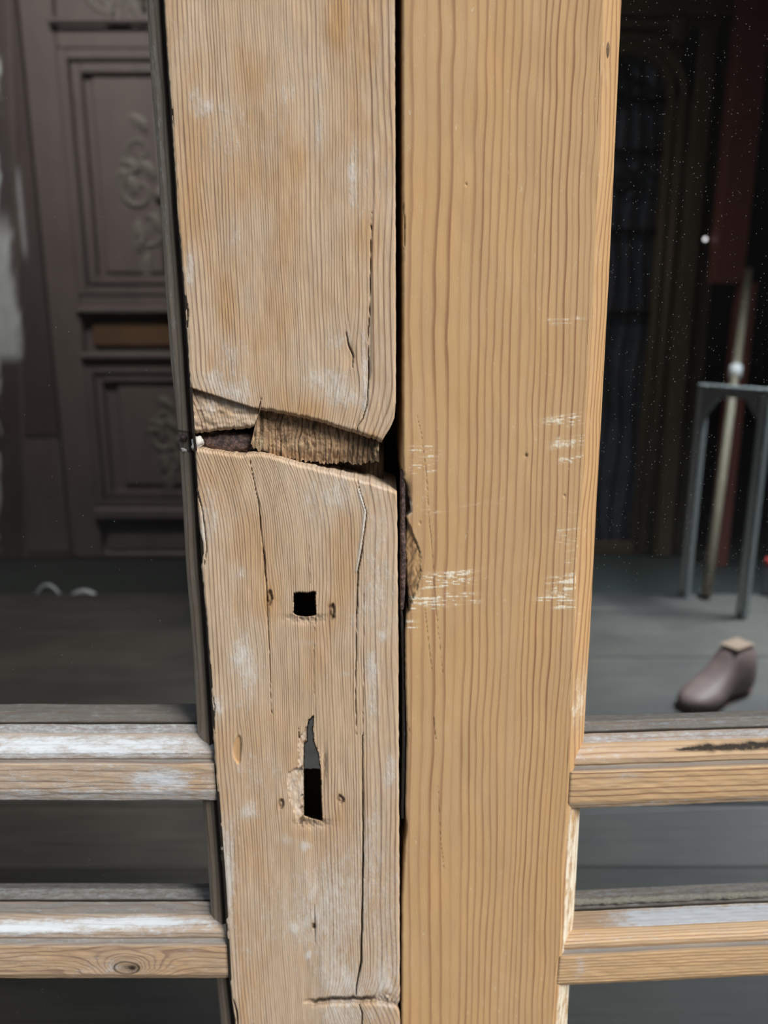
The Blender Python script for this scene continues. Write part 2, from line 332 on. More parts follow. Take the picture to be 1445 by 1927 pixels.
BLW_UP = [(370, 195, 18, 34, .8), (393, 205, 12, 18, .8), (600, 255, 10, 34, .55), (598, 165, 9, 24, .35), (357, 500, 8, 35, .95), (664, 330, 7, 60, .7), (660, 60, 8, 60, .4),
          (610, 715, 45, 28, .8), (650, 750, 40, 22, .8), (400, 715, 40, 22, .7), (450, 740, 30, 18, .6), (430, 665, 30, 30, .4), (640, 640, 40, 25, .45), (470, 560, 20, 80, .3), (440, 440, 14, 30, .5),
          (540, 150, 40, 120, .3), (430, 260, 40, 120, .28), (560, 650, 60, 60, .3), (686, 700, 8, 90, .7), (500, 480, 60, 90, .2), (605, 480, 20, 60, .3)]
BLW_LO = [(430, 960, 60, 60, .35), (640, 930, 60, 35, .6), (600, 985, 40, 40, .4), (715, 990, 28, 70, .6), (700, 1090, 26, 60, .55), (460, 1080, 25, 14, .45), (455, 1235, 26, 32, .95), (470, 1290, 28, 50, .6), (410, 1330, 16, 22, .9),
          (700, 1250, 14, 30, .8), (722, 1195, 9, 12, .9), (700, 1330, 14, 70, .7), (735, 1450, 12, 30, .7), (470, 1420, 30, 60, .3), (470, 1525, 18, 16, .8), (535, 1580, 14, 12, .6), (574, 1592, 12, 12, .9), (425, 1620, 14, 70, .9),
          (430, 1700, 10, 60, .7), (610, 1650, 70, 60, .4), (600, 1735, 60, 60, .55), (553, 1747, 6, 7, 1.3), (580, 1798, 6, 7, 1.2), (640, 1850, 40, 40, .6), (720, 1850, 20, 40, .5), (640, 1910, 50, 20, .4), (520, 1450, 30, 30, .3), (700, 1560, 20, 100, .3), (395, 990, 14, 60, .5), (500, 1180, 50, 20, .25), (575, 1210, 30, 8, .5), (650, 1268, 9, 5, .6)]
def whites(px, py, L, seed):
    w_ = (fbm(px / 120, py / 160, seed, 4) - .36) * 1.25
    w_ = np.clip(w_, 0, .5)
    for (cx, cy, rx, ry, a) in L:
        n = fbm(px / 9, py / 16, seed + 5, 3); w_ = w_ + a * blob(px, py, cx, cy, rx, ry) * (.55 + .9 * n)
    return np.clip(w_, 0, 1.3)
def crack(px, py, pts, wd, depth, dark, D, A, wob=2.0, seed=0):
    q = px + (vn(py / 22, py * 0, seed) - .5) * wob * 1.3
    d, t = pdist(q, py, pts); ww = .62 * wd * (.35 + .65 * np.sin(np.pi * np.clip(t, .04, .96))) * (.6 + .8 * vn(py / 25, py * 0, seed + 3))
    k = np.clip(1.25 - d / np.maximum(ww, .05), 0, 1); A['dark'][:] = np.maximum(A['dark'], np.clip(k * 1.4, 0, 1) * dark); return D + depth * k

# ---- upper piece of the left stile
nc = 250; t = np.linspace(0, 1, nc)[None, :]; xs0 = 366 + (745 - 366) * t
Bot = np.interp(xs0, [360, 375, 436, 477, 484, 495, 545, 594, 651, 696, 726, 746], [818, 815, 808, 806, 802, 771, 781, 791, 806, 819, 826, 834])
Bot = Bot + (vn(xs0 / 5, xs0 * 0, 3) - .5) * 3.0
s = np.linspace(0, 1, 500)[:, None]
pyg = -260 + (Bot + 260) * s
RU = lambda y: np.where(y < 760, A_R(y), np.interp(y, [760, 787, 800, 808, 820, 832], [744.5, 742, 737, 733, 725, 718]))
L_ = A_L(pyg) + (vn(pyg / 9, pyg * 0, 2) - .5) * 1.6 + (vn(pyg / 60, pyg * 0, 4) - .5) * 2.0; R_ = RU(pyg) + (vn(pyg / 12, pyg * 0, 6) - .5) * 1.0
pxg = L_ + (R_ - L_) * t
rg = ring_left(pxg, pyg, 'up'); A = defatt(pxg.shape, ring=rg)
A['white'] = whites(pxg, pyg, BLW_UP, 1)
A['tone'] = np.clip((fbm(pxg / 55, pyg / 130, 11, 4) - .42) * 2.6, 0, .8) + .5 * blob(pxg, pyg, 600, 770, 90, 22) + .6 * blob(pxg, pyg, 658, 660, 20, 40) + .45 * sm(600, 660, pxg) * sm(720, 640, pxg) * sm(520, 100, pyg)
A['lamp_'] = np.clip(.75 + .6 * (fbm(pxg / 50, pyg / 120, 14, 3) - .3) + .35 * sm(670, 700, pxg), .3, 1.35)
D = edge_round(pxg, L_, R_, 5, .0012) + (fbm(pxg / 40, pyg / 120, 9, 3) - .5) * .0010 + (fbm(pxg / 4, pyg / 40, 12, 2) - .5) * .00025
db = np.clip(1 - (Bot - pyg) / 7, 0, 1); D = D + .0018 * db ** 2 * (1 + .8 * vn(pxg / 4, pxg * 0, 5))
rl = np.interp(pxg, [355, 366, 485, 490], [728, 732, 770, 774])        # ridge: below it the lower-left layer is torn away
lay = sm(0, 2.5, pyg - rl) * sm(492, 484, pxg); D = D + lay * (.0022 + .0016 * fbm(pxg / 14, pyg / 8, 21, 3))
A['tone'] = A['tone'] + .9 * blob(pyg - rl, pyg * 0, 0, 0, 3, 1) * (pxg < 492) + .7 * blob(pxg, pyg, 405, 775, 34, 16) * vn(pxg / 5, pyg / 4, 2) * 1.6
A['dark'] = np.maximum(A['dark'], .55 * blob(pyg - rl, pyg * 0, 2.0, 0, 1.6, 1) * (pxg < 492) * (pyg > 728))
A['white'] = A['white'] + lay * (.02 + 1.0 * blob(pxg, pyg, 393, 768, 15, 14) * vn(pxg / 3, pyg / 3, 9))
A['dark'] = np.maximum(A['dark'], .5 * blob(pxg, pyg, 388, 795, 22, 10) * vn(pxg / 4, pyg / 3, 19))
D = crack(pxg, pyg, [(699, 400), (697, 520), (695, 600), (692, 640), (694, 700), (691, 760), (683, 788), (673, 802), (672, 822)], 1.7, .0022, .95, D, A, .8, 1)
D = crack(pxg, pyg, [(651, 625), (656, 650), (663, 670), (664, 692)], 3.2, .0012, .6, D, A, 3, 2)
D = crack(pxg, pyg, [(492, 748), (488, 765), (486, 776)], 1.4, .0015, .9, D, A, 1, 5)
D = crack(pxg, pyg, [(350, 560), (354, 590), (352, 620)], 2.0, .0015, .7, D, A, 1, 9)
A['tone'] = A['tone'] + .9 * blob(pxg, pyg, 700, 820, 16, 10)
D = D - .0006 * sm(697, 700, pxg + (pyg - 700).clip(0) * .25) * sm(480, 560, pyg)
D = D + .0009 * blob(pxg, pyg, 658, 668, 10, 22)
board('stile', LL, pxg, pyg, D, A, M['old'], DL, top=2.03, inset=(0, .006), label='upper length of the stile, broken off along a slanting edge')

# ---- lower piece of the left stile
nc = 250; t = np.linspace(0, 1, nc)[None, :]; xs0 = 366 + (747 - 366) * t
Top = np.interp(xs0, [360, 400, 452, 480, 500, 542, 611, 672, 735, 742, 748], [844, 849, 856, 854, 856, 869, 886, 901, 920, 923, 926]) + (vn(xs0 / 6, xs0 * 0, 13) - .5) * 2.5
s = np.linspace(0, 1, 640)[:, None]; pyg = Top + (2180 - Top) * s
L_ = A_L(pyg) + (vn(pyg / 9, pyg * 0, 22) - .5) * 2.0 + (vn(pyg / 45, pyg * 0, 24) - .5) * 3.0; R_ = A_R(pyg) + (vn(pyg / 12, pyg * 0, 26) - .5) * 1.2 - 5 * blob(pyg, pyg * 0, 1893, 0, 8, 1)
pxg = L_ + (R_ - L_) * t
SQ = [(552, 1115), (563, 1113.5), (580, 1114.5), (590, 1112), (594.5, 1112.5), (595, 1135), (596, 1157), (589, 1159), (575, 1161), (560, 1159), (551.5, 1155), (552.5, 1135)]
KH = [(591, 1343), (589.5, 1372), (591.5, 1395), (596, 1408), (600.5, 1419), (603, 1440), (605.5, 1474), (606, 1510), (607.5, 1546), (598, 1543), (588, 1541), (580, 1538), (571, 1535), (571, 1490), (570.5, 1440), (571.5, 1398), (577, 1394), (577, 1372), (580, 1356)]
for P_ in (SQ, KH): pxg, pyg = snap(pxg, pyg, P_, 1.25)
rg = ring_left(pxg, pyg, 'lo'); A = defatt(pxg.shape, ring=rg)
A['white'] = whites(pxg, pyg, BLW_LO, 31) + .12 * sm(1500, 1700, pyg)
A['tone'] = np.clip((fbm(pxg / 55, pyg / 110, 41, 4) - .44) * 2.4, 0, .7) + .8 * blob(pxg, pyg, 446, 1142, 18, 16) * vn(pxg / 3, pyg / 20, 5) * 1.5 + .5 * blob(pxg, pyg, 555, 1440, 18, 60) + .5 * blob(pxg, pyg, 500, 858, 30, 10) + .35 * blob(pxg, pyg, 640, 1540, 20, 30)
A['tone'] += .7 * np.exp(-((pxg - L_ - 22 - 4 * np.sin(pyg / 40)) / 7) ** 2) * sm(1560, 1620, pyg)
A['lamp_'] = np.clip(.75 + .7 * (fbm(pxg / 50, pyg / 120, 44, 3) - .35) + .35 * sm(590, 610, pxg) * sm(1400, 1500, pyg) + .2 * sm(675, 690, pxg), .3, 1.35)
D = edge_round(pxg, L_, R_, 5, .0013) + (fbm(pxg / 40, pyg / 120, 49, 3) - .5) * .0012 + (fbm(pxg / 4, pyg / 40, 52, 2) - .5) * .00025
dt = np.clip(1 - (pyg - Top) / 6, 0, 1); D = D + .0016 * dt ** 2; A['white'] = A['white'] + .12 * dt
for i, (pts, wd, dp, dk, wb) in enumerate([
    ([(470, 862), (475, 890), (486, 945), (491, 990), (497, 1045), (501, 1090), (503, 1140), (507, 1230), (511, 1345)], 1.9, .002, .9, 1.2),
    ([(673, 903), (679, 930), (690, 965), (686, 1000), (680, 1040), (674, 1075), (672, 1110), (671, 1200), (669, 1300), (671, 1383)], 1.9, .002, .9, 1.2),
    ([(682, 1384), (683, 1500), (683, 1620), (681, 1740), (679, 1810), (671, 1855), (670, 1872)], 2.6, .0035, 1, .8),
    ([(685, 1100), (684, 1220), (683, 1385)], .9, .0008, .6, .8),
    ([(676, 1890), (681, 1905), (682, 1990), (681, 2100)], 2.2, .003, 1, .8),
    ([(372, 925), (380, 955), (386, 995), (389, 1035), (385, 1062)], 1.8, .002, .95, 1.5),
    ([(402, 1312), (405, 1330), (402, 1350), (404, 1380)], 1.8, .0015, .9, 1.5),
    ([(592, 1700), (592, 1742), (593, 1785)], 1.7, .001, .6, .6),
    ([(582, 1165), (583, 1200)], 1.2, .0006, .5, .6),
    ([(581, 1010), (583, 1090), (584, 1112)], .8, .0006, .4, .6), ([(593, 1160), (590, 1250), (592, 1342)], .9, .0006, .5, .6),
    ([(449, 1520), (449, 1600)], .6, .0004, .3, .5), ([(440, 1880), (446, 1905), (450, 1960)], 2.4, .003, .9, 2)]):
    D = crack(pxg, pyg, pts, wd, dp, dk, D, A, wb, 60 + i)
cr = blob(pxg, pyg, 382 + (pyg - 1000) * .06, 1010, 5, 45); A['white'] = A['white'] + .9 * cr; A['tone'] = A['tone'] + .5 * cr
ld, _ = pdist(pxg, pyg, [(676, 925), (687, 962), (683, 995), (677, 1035), (671, 1075)]); k = np.exp(-(ld / 2.2) ** 2); A['white'] = A['white'] + 1.1 * k; A['lamp_'] *= 1 - .8 * k; D = D - .0004 * k
# gouge near the foot of the picture
gy = 1887 + (pxg - 567) * (-.03) - 5 * np.sin((pxg - 567) / 178 * np.pi).clip(0) + (vn(pxg / 8, pxg * 0, 70) - .5) * 3
gw = sm(566, 600, pxg) * sm(712, 690, pxg); gd = np.abs(pyg - (gy - 1)); k = np.clip(1.4 - gd / 3.0, 0, 1) * gw; D = D + .0045 * k; A['dark'] = np.maximum(A['dark'], k)
k2 = blob(pyg - gy - 6, pyg * 0, 0, 0, 5, 1) * sm(566, 620, pxg) ; D = D + .0013 * k2; A['tone'] += .8 * k2 * gw; A['dark'] = np.maximum(A['dark'], .28 * k2)
k3 = blob(pxg, pyg, 722, 1880, 16, 9); D = D + .002 * k3 * vn(pxg / 4, pyg / 4, 77) * 1.5; A['tone'] += .8 * k3
# chipped nail holes, knots
for i, (cx, cy, rx, ry, wb) in enumerate([(507, 1126, 5.5, 13, .25), (625, 1150, 6, 15, .0), (529, 1512, 6, 9, .25), (641, 1504, 6.5, 8, .1), (590, 1742, 4, 5, .1)]):
    a = np.arctan2((pyg - cy) / ry, (pxg - cx) / rx); rr = np.hypot((pxg - cx) / rx, (pyg - cy) / ry) * (1 + .25 * (vn(a * 2 + 9, a * 0, 80 + i) - .5) * 2)
    D = D + .0022 * sm(1.1, .75, rr) * (1 - .45 * sm(.6, .2, rr)); A['dark'] = np.maximum(A['dark'], .55 * np.exp(-((rr - .95) / .2) ** 2)); A['dark'] = np.maximum(A['dark'], .22 * (rr < .9)); A['tone'] += .35 * np.exp(-((rr - 1.4) / .6) ** 2)
A['dark'] = np.maximum(A['dark'], .9 * blob(pxg, pyg, 628, 1160, 3.5, 4)); A['dark'] = np.maximum(A['dark'], .95 * blob(pxg, pyg, 590, 1743, 3, 4))
rr = np.hypot((pxg - 448 - 2 * np.sin(pyg / 12)) / 8, (pyg - 1410) / 27); D = D + .0011 * sm(1.05, .85, rr); A['tone'] += 1.1 * sm(1.05, .9, rr); A['white'] *= 1 - sm(1.1, .9, rr); A['dark'] = np.maximum(A['dark'], .55 * blob(pxg, pyg, 454, 1405, 2, 14)); A['lamp_'] *= 1 - sm(1.05, .9, rr)
# splintered pale lip left of the keyhole
SP = [(561, 1370), (566, 1388), (572, 1376), (579, 1358), (583, 1352), (575, 1400), (572, 1440), (572, 1545), (563, 1552), (556, 1535), (551, 1515), (546, 1505), (541, 1480), (543, 1455), (553, 1447), (561, 1445), (562, 1410)]
sp_ = inpoly(pxg + (vn(pxg / 3, pyg / 5, 90) - .5) * 5, pyg, SP); A['white'] = np.where(sp_, .75, A['white']); A['lamp_'] = np.where(sp_, .25, A['lamp_']); A['tone'] = np.where(sp_, .15, A['tone'])
D = np.where(sp_, D + .0012 + .0018 * fbm(pxg / 5, pyg / 14, 91, 3) + .00009 * (pxg - 545).clip(0), D)
A['dark'] = np.where(sp_, .22 * (fbm(pxg / 3, pyg / 9, 95, 3) > .55), A['dark'])
# torn grey lips under the two holes
for (cx, cy, rx, ry) in ((573, 1164, 24, 6), (588, 1549, 22, 6)):
    k = blob(pxg, pyg, cx, cy, rx, ry) ** .6 * (pyg > cy - 8); D = D + .0014 * k * (.4 + 1.2 * vn(pxg / 3, pyg / 2, 97)); A['dark'] = np.maximum(A['dark'], .42 * k * (.5 + vn(pxg / 2.5, pyg / 4, 98))); A['white'] = A['white'] + .3 * k
k = blob(pxg, pyg, 611, 1440, 4, 30); D = D + .0012 * k; A['dark'] = np.maximum(A['dark'], .5 * k * (vn(pxg / 2, pyg / 8, 99) > .5))
ins = inpoly(pxg, pyg, SQ) | inpoly(pxg, pyg, KH)
for P_ in (SQ, KH):                              # the outline itself stays on the face, everything inside drops
    sx, sy = snap(pxg, pyg, P_, .02); on = (np.abs(sx - pxg) + np.abs(sy - pyg) > 0) | False
    ed = np.zeros(pxg.shape, bool); PP = P_ + [P_[0]]; dd, _ = pdist(pxg, pyg, PP); ed = dd < .05; ins &= ~ed
Dd = np.where(ins, .040, D); A['dark'] = np.where(ins, .93, A['dark'])  # hole interiors coloured near black, painted shade on top of the depth
cin = ins[:-1, :-1] & ins[1:, :-1] & ins[1:, 1:] & ins[:-1, 1:]; cy_ = (pyg[:-1, :-1] + pyg[1:, 1:]) / 2
kill = cin & (cy_ > 1340) & (cy_ < 1446)
board('stile', LL, pxg, pyg, Dd, A, M['old'], DL, bottom=.012, inset=(0, .006), kill=kill, g0=.37, label='lower length of the stile with square spindle hole, keyhole and long cracks')

# ---- torn core between the two pieces
nc = 160; t = np.linspace(0, 1, nc)[None, :]; xs = 466 + (713 - 466) * t; s = np.linspace(0, 1, 90)[:, None]
Tp = np.interp(xs, [466, 487, 577, 672, 713], [755, 762, 782, 808, 822]) + 0 * s
Bt = np.interp(xs, [466, 471, 525, 560, 601, 640, 667, 713], [836, 842, 864, 868, 871, 870, 873, 868]) + (vn(xs / 3.5, xs * 0, 101) - .5) * 9 + (vn(xs / 1.6, xs * 0, 103) - .5) * 4
pyg = Tp + (Bt - Tp) * s; lb = np.interp(pyg, [760, 775, 842], [487, 486, 470]); pxg = lb + (713 - lb) * t
A = defatt(pxg.shape, ring=pxg / 9 + (vn(pyg / 30, pxg / 20, 4) - .5)); A['tone'] = .4 + .5 * vn(pxg / 10, pyg / 30, 6)
fibr = .6 * fbm(pxg / 1.9, pyg / 24, 105, 3) + .4 * fbm(pxg / 7, pyg / 18, 108, 3); A['white'] = .5 * blob(pxg, pyg, 487, 830, 16, 30) + .7 * blob(pxg, pyg, 560, 835, 60, 14) * vn(pxg / 3, pyg / 3, 8) + .5 * sm(690, 705, pxg) + .3 * sm(.6, .8, fibr)
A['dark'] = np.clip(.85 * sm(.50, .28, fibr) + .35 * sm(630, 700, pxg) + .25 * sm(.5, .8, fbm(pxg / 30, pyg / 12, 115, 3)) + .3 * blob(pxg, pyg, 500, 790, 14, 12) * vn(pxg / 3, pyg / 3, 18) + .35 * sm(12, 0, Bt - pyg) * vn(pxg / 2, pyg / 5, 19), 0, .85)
D = .0062 + .0022 * fibr + .0016 * sm(845, 870, pyg) - .003 * sm(497, 486, pxg + (pyg - 775) * .24) + .0015 * (fbm(pxg / 10, pyg / 10, 107, 3) - .5)
board('torn_core', LL, pxg, pyg, D, A, M['torn'], DL, thick=.03, g0=.8, label='raw splintered brown heartwood in the break')
# tenon deep in the break, the cavity's shade painted into its colour
xs = 380 + (722 - 380) * np.linspace(0, 1, 60)[None, :]; pyg = 795 + 145 * np.linspace(0, 1, 30)[:, None] + 0 * xs; pxg = xs + 0 * pyg
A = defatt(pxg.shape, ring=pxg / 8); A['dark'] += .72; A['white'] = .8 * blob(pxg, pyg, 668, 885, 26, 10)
board('inner_tenon', LL, pxg, pyg, .020 + .004 * fbm(pxg / 10, pyg / 10, 109, 3), A, M['torn'], DL, thick=.034, label='dark tenon deep inside the break')

# rusty bolt lying in the knot cavity, with its pale worn end
def pt(px, py, d, leaf=LL): X, Z = leaf.xz(np.array(px), np.array(py), d); return Vector((float(X), float(d), float(Z)))
def lumpy(name, ctr, ax, rads, mat, parent, amp=.25, fr=3, seed=1, n=24, label=None):
    bm = bmesh.new(); bmesh.ops.create_uvsphere(bm, u_segments=n, v_segments=n // 2, radius=1)
    for v in bm.verts:
        k = 1 + amp * (float(fbm(np.array(v.co.x * fr + 5), np.array(v.co.y * fr + v.co.z * 2.3 * fr), seed, 3)) - .5) * 2
        v.co = Vector((v.co.x * rads[0] * k, v.co.y * rads[1] * k, v.co.z * rads[2] * k))
    rot = Vector((1, 0, 0)).rotation_difference(Vector(ax).normalized()).to_matrix(); bmesh.ops.rotate(bm, verts=bm.verts, matrix=rot, cent=(0, 0, 0)); bmesh.ops.translate(bm, verts=bm.verts, vec=ctr)
    return bm_obj(name, bm, mat, parent, label, smooth=True)
p0, p1 = pt(352, 832, .012), pt(486, 836, .010)
bolt = lumpy('iron_bolt', (p0 + p1) / 2 + Vector((0, .002, 0)), p1 - p0, ((p1 - p0).length * .56, .0055, .0068), M['rust'], DL, .22, 4, 3, 40, 'rusted iron bolt in the break')
lumpy('bolt_tip', pt(371, 834, .0035), (.3, 0, 1), (.0036, .0028, .0028), M['filler'], bolt, .45, 1.6, 6, 24, 'pale worn tip')
lumpy('rust_crust', pt(350, 824, .011), (1, 0, .4), (.0035, .004, .0032), M['rust'], DL, .4, 2, 8, 24, 'rust crust on the bead'); lumpy('filler_lump', pt(353, 846, .011), (1, 0, 0), (.0028, .003, .0018), M['filler'], DL, .4, 2, 9)

# rebate strip closing the meeting gap
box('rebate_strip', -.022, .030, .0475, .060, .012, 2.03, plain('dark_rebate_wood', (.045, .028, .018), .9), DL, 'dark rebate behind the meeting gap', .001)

# ---- right stile
nc = 200; t = np.linspace(0, 1, nc)[None, :]; pyg = np.concatenate([np.linspace(-260, 1927, 860), np.linspace(1932, 2180, 50)])[:, None] + 0 * t
L_ = B_L(pyg) + (vn(pyg / 8, pyg * 0, 122) - .5) * (1.0 + 3 * sm(880, 900, pyg) * sm(1200, 1160, pyg)); R_ = B_R(pyg) + (vn(pyg / 30, pyg * 0, 124) - .5) * 1.5
pxg = L_ + (R_ - L_) * t
rp = np.array([757, 780, 803, 826, 849, 869, 889, 904, 918, 933, 948, 962, 979, 994, 1004, 1015, 1027, 1041, 1055, 1065, 1076, 1087, 1096, 1106])
mid = 757 + (pxg - (757 - .001 * pyg)) / ((1137 - .0515 * pyg) - (757 - .001 * pyg)) * 340
wv = (fbm(pxg / 120, pyg / 260, 131, 3) - .5) * 16 + (vn(pxg / 20, pyg / 70, 133) - .5) * 2.2
q = mid + wv; rg = np.interp(q, rp, np.arange(len(rp))) + np.minimum(q - 757, 0) / 22 + np.maximum(q - 1106, 0) / 10
A = defatt(pxg.shape, ring=rg + .1)
A['tone'] = np.clip((fbm(pxg / 70, pyg / 260, 135, 3) - .4) * 1.3, 0, .8); A['lamp_'] = .72 + .5 * (fbm(pxg / 40, pyg / 200, 137, 2) - .5) + .15 * sm(950, 1050, pxg)
wmask = np.zeros(pxg.shape)
SC = [(797, 850, 34, 12, .7, .03), (795, 880, 32, 9, .8, .05), (812, 962, 28, 4, .45, .1), (840, 1092, 52, 14, 1.0, .12), (832, 1128, 70, 10, 1.0, .04), (800, 1146, 45, 3, 1.2, .02), (775, 1180, 14, 12, .9, .02),
      (1060, 792, 46, 10, .85, .16), (1072, 832, 40, 9, .7, .13), (1082, 862, 30, 7, .7, .22), (1072, 1000, 26, 9, .55, .1), (1070, 1022, 26, 7, .7, .1), (1078, 1060, 14, 30, .6, .1), (1068, 1100, 40, 14, 1.0, .08), (1050, 1128, 45, 7, 1.0, .03), (1068, 1140, 30, 5, .8, .05), (1065, 604, 40, 7, .6, .02), (1080, 958, 14, 6, .4, .2),
      (905, 948, 50, 3, .3, .15), (870, 1075, 40, 3, .5, .12)]
for i, (cx, cy, rx, ry, a, sl) in enumerate(SC):
    yy = pyg + (pxg - cx) * sl; n = vn(pxg / 45, yy / 1.9, 140 + i) * .75 + vn(pxg / 9, yy / 2.2, 160 + i) * .45
    wmask = wmask + a * np.exp(-(((pxg - cx) / rx) ** 4 + ((yy - cy) / (ry * 1.2)) ** 4)) * sm(.48, .85, n)
A['white'] = np.clip(wmask * 1.0, 0, 1.2) + .10 * fbm(pxg / 60, pyg / 90, 151, 3) + .25 * blob(pxg, pyg, 800, 930, 20, 60) * vn(pxg / 5, pyg / 5, 7)
D = edge_round(pxg, L_, R_ + 60, 5, .0012) + (fbm(pxg / 60, pyg / 200, 153, 3) - .5) * .0008
for i, (pts, wd, dp, dk) in enumerate([([(785, 780), (795, 830), (803, 900), (808, 980), (814, 1060), (820, 1140), (827, 1210), (833, 1268)], 1.0, .0004, .45), ([(799, 1142), (804, 1190), (812, 1262)], 1.0, .0004, .5), ([(816, 1350), (817, 1372), (820, 1392)], 1.2, .0008, .6),
                                       ([(824, 1480), (828, 1570), (835, 1640)], .8, .0005, .45), ([(759, 380), (762, 430), (760, 470)], 2.2, .0012, .7), ([(756, 560), (757, 760)], 1.5, .0012, .6), ([(760, 1530), (764, 1552), (762, 1590)], 3.2, .002, .6), ([(770, 1360), (770, 1395)], .9, .0006, .5)]):
    D = crack(pxg, pyg, pts, wd, dp, dk, D, A, 1.0, 170 + i)
# chiselled, bruised hollow beside the iron strip
HOL = [(755, 975), (766, 975), (780, 1010), (791, 1040), (792, 1075), (785, 1110), (776, 1130), (768, 1152), (755, 1155)]
ho = inpoly(pxg + (vn(pxg / 4, pyg / 6, 180) - .5) * 4, pyg, HOL); hat = np.maximum(vn((pxg + pyg * .6) / 3, (pyg - pxg * .6) / 16, 182), vn((pxg - pyg * .35) / 2.5, (pyg + pxg) / 20, 183))
D = np.where(ho, D + .0002 + .0016 * sm(792, 760, pxg) + .0008 * hat, D); A['dark'] = np.where(ho, .55 * sm(.55, .85, hat) + .04, A['dark']); A['tone'] = np.where(ho, .7, A['tone'])
k = blob(pxg, pyg, 763, 925, 8, 22); A['dark'] = np.maximum(A['dark'], .75 * k * (vn(pxg / 3, pyg / 8, 186) > .35)); D = D + .002 * k
k = blob(pxg, pyg, 770, 955, 5, 14); A['white'] += 1.0 * k
for (cx, cy, r) in ((990, 857, 2.6), (1062, 933, 1.8), (877, 347, 1.5), (790, 984, 1.6)): k = blob(pxg, pyg, cx, cy, r, r * 1.2); A['dark'] = np.maximum(A['dark'], .9 * k * (r > 2)); D = D + .001 * k; A['white'] += .5 * k * (r < 2)
board('stile', LR, pxg, pyg, D, A, M['clean'], DR, top=2.03, bottom=.012, g0=1.3, label='smooth honey-coloured stile with chalky scratches')

# iron strip in the meeting gap
def strip(name, pts, mat, d0, th, label):
    n = 120; a = np.array(pts, float); y = np.linspace(a[0, 0], a[-1, 0], n)[:, None]; l = np.interp(y, a[:, 0], a[:, 1]) + (vn(y / 5, y * 0, 190) - .5) * .8; r = np.interp(y, a[:, 0], a[:, 2]) + (vn(y / 4, y * 0, 192) - .5) * 1.0
    t = np.linspace(0, 1, 10)[None, :]; px = l + (r - l) * t; py = y + 0 * t; D = d0 + .0008 * (2 * t - 1) ** 2 + .0006 * vn(px / 3, py / 6, 195)
    return board(name, LR, px, py, D, defatt(px.shape), mat, DR, thick=th, label=label)
strip('iron_strip', [(888, 755, 762), (960, 753, 763), (1060, 753, 764), (1120, 752.5, 762), (1148, 752.5, 759)], M['rust'], .0012, .010, 'rusty brown iron strip')
strip('iron_strip', [(1146, 753, 757), (1190, 755, 762), (1280, 757, 762.5), (1400, 757.5, 763.5), (1480, 756, 762), (1541, 755, 760)], M['iron'], .0016, .010, 'smooth dark iron strip')

# ---- stile mouldings
def moulding(name, leaf, face, edge, dfun, mat, parent, sgn, whitef, seed, **kw):
    y = np.concatenate([np.linspace(-260, 1927, 700), np.linspace(1932, 2180, 40)])[:, None]; n = 34; t = np.linspace(0, 1, n)[None, :]
    X0, Z0 = leaf.xz(face(y) + 0 * y, y, 0 * y); X1, Z1 = leaf.xz(edge(y) + 0 * y, y, 0 * y + .016)
    # resample the glass line at the face rows' heights
    X1 = np.interp(Z0[::-1, 0], Z1[::-1, 0], X1[::-1, 0])[::-1][:, None]
    X = X0 + (X1 - X0) * t; D = dfun(t) + 0 * y + (fbm(X * 900, y / 50, seed, 3) - .5) * .0006; Z = Z0 + 0 * t
    X = X - sgn * .0012 * (t < .01) 
    A = defatt(X.shape, ring=X / .0032 + (fbm(X * 60, y / 200, seed, 2) - .5) * 2); A['white'] = whitef(y + 0 * t, t + 0 * y); A['tone'] = kw.get('tone', .3) + 0 * X; A['dark'] = kw['dark'](y + 0 * t, t + 0 * y) if 'dark' in kw else 0 * X
    X = np.vstack([X[:1], X, X[-1:]]); Z = np.vstack([0 * Z[:1] + 2.03, Z, 0 * Z[:1] + .012]); D = np.vstack([D[:1], D, D[-1:]]); A = {k: np.vstack([v[:1], v, v[-1:]]) for k, v in A.items()}
    # return face behind: glass rebate side back to the leaf's rear
    X = np.hstack([X, X[:, -1:], X[:, :1]]); Z = np.hstack([Z, Z[:, -1:], Z[:, :1]]); D = np.hstack([D, 0 * D[:, :1] + .043, 0 * D[:, :1] + .043]); A = {k: np.hstack([v, v[:, -1:], v[:, -1:]]) for k, v in A.items()}
    R, Cc = X.shape; idx = np.arange(R * Cc).reshape(R, Cc); q = np.stack([idx[:-1, :-1], idx[1:, :-1], idx[1:, 1:], idx[:-1, 1:]], -1).reshape(-1, 4)
    if sgn < 0: q = q[:, ::-1]
    return mesh_np(name, np.stack([X, D, Z], -1).reshape(-1, 3), q, mat, parent, {k: v.reshape(-1) for k, v in A.items()}, np.stack([X + .01 * seed, Z, 0 * X], -1).reshape(-1, 3), True, kw.get('label'))
def d_left(t): return np.where(t < .18, .0075 * sm(0, .18, t), .0075 + .0085 * (1 - np.sqrt(1 - np.clip((t - .18) / .83, 0, .999) ** 2)) - .0012 * np.exp(-((t - .35) / .1) ** 2))
def d_right(t): return np.where(t < .08, .0012 * t / .08, .0012 + .0148 * np.clip((t - .08) / .92, 0, 1) ** 1.25)
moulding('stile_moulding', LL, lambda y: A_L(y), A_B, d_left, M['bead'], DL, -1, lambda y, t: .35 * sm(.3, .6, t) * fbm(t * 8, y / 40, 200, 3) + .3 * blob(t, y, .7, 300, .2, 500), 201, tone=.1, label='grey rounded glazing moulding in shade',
         dark=lambda y, t: np.clip(.8 * sm(.5, .2, t) + .12 + .8 * (np.abs(y - 817) < 1.8) + .8 * (np.abs(y - 853) < 1.5) + .4 * (np.abs(y - 835) < 16), 0, .95))  # gradient paints shade beside the face edge; narrow bands are joints
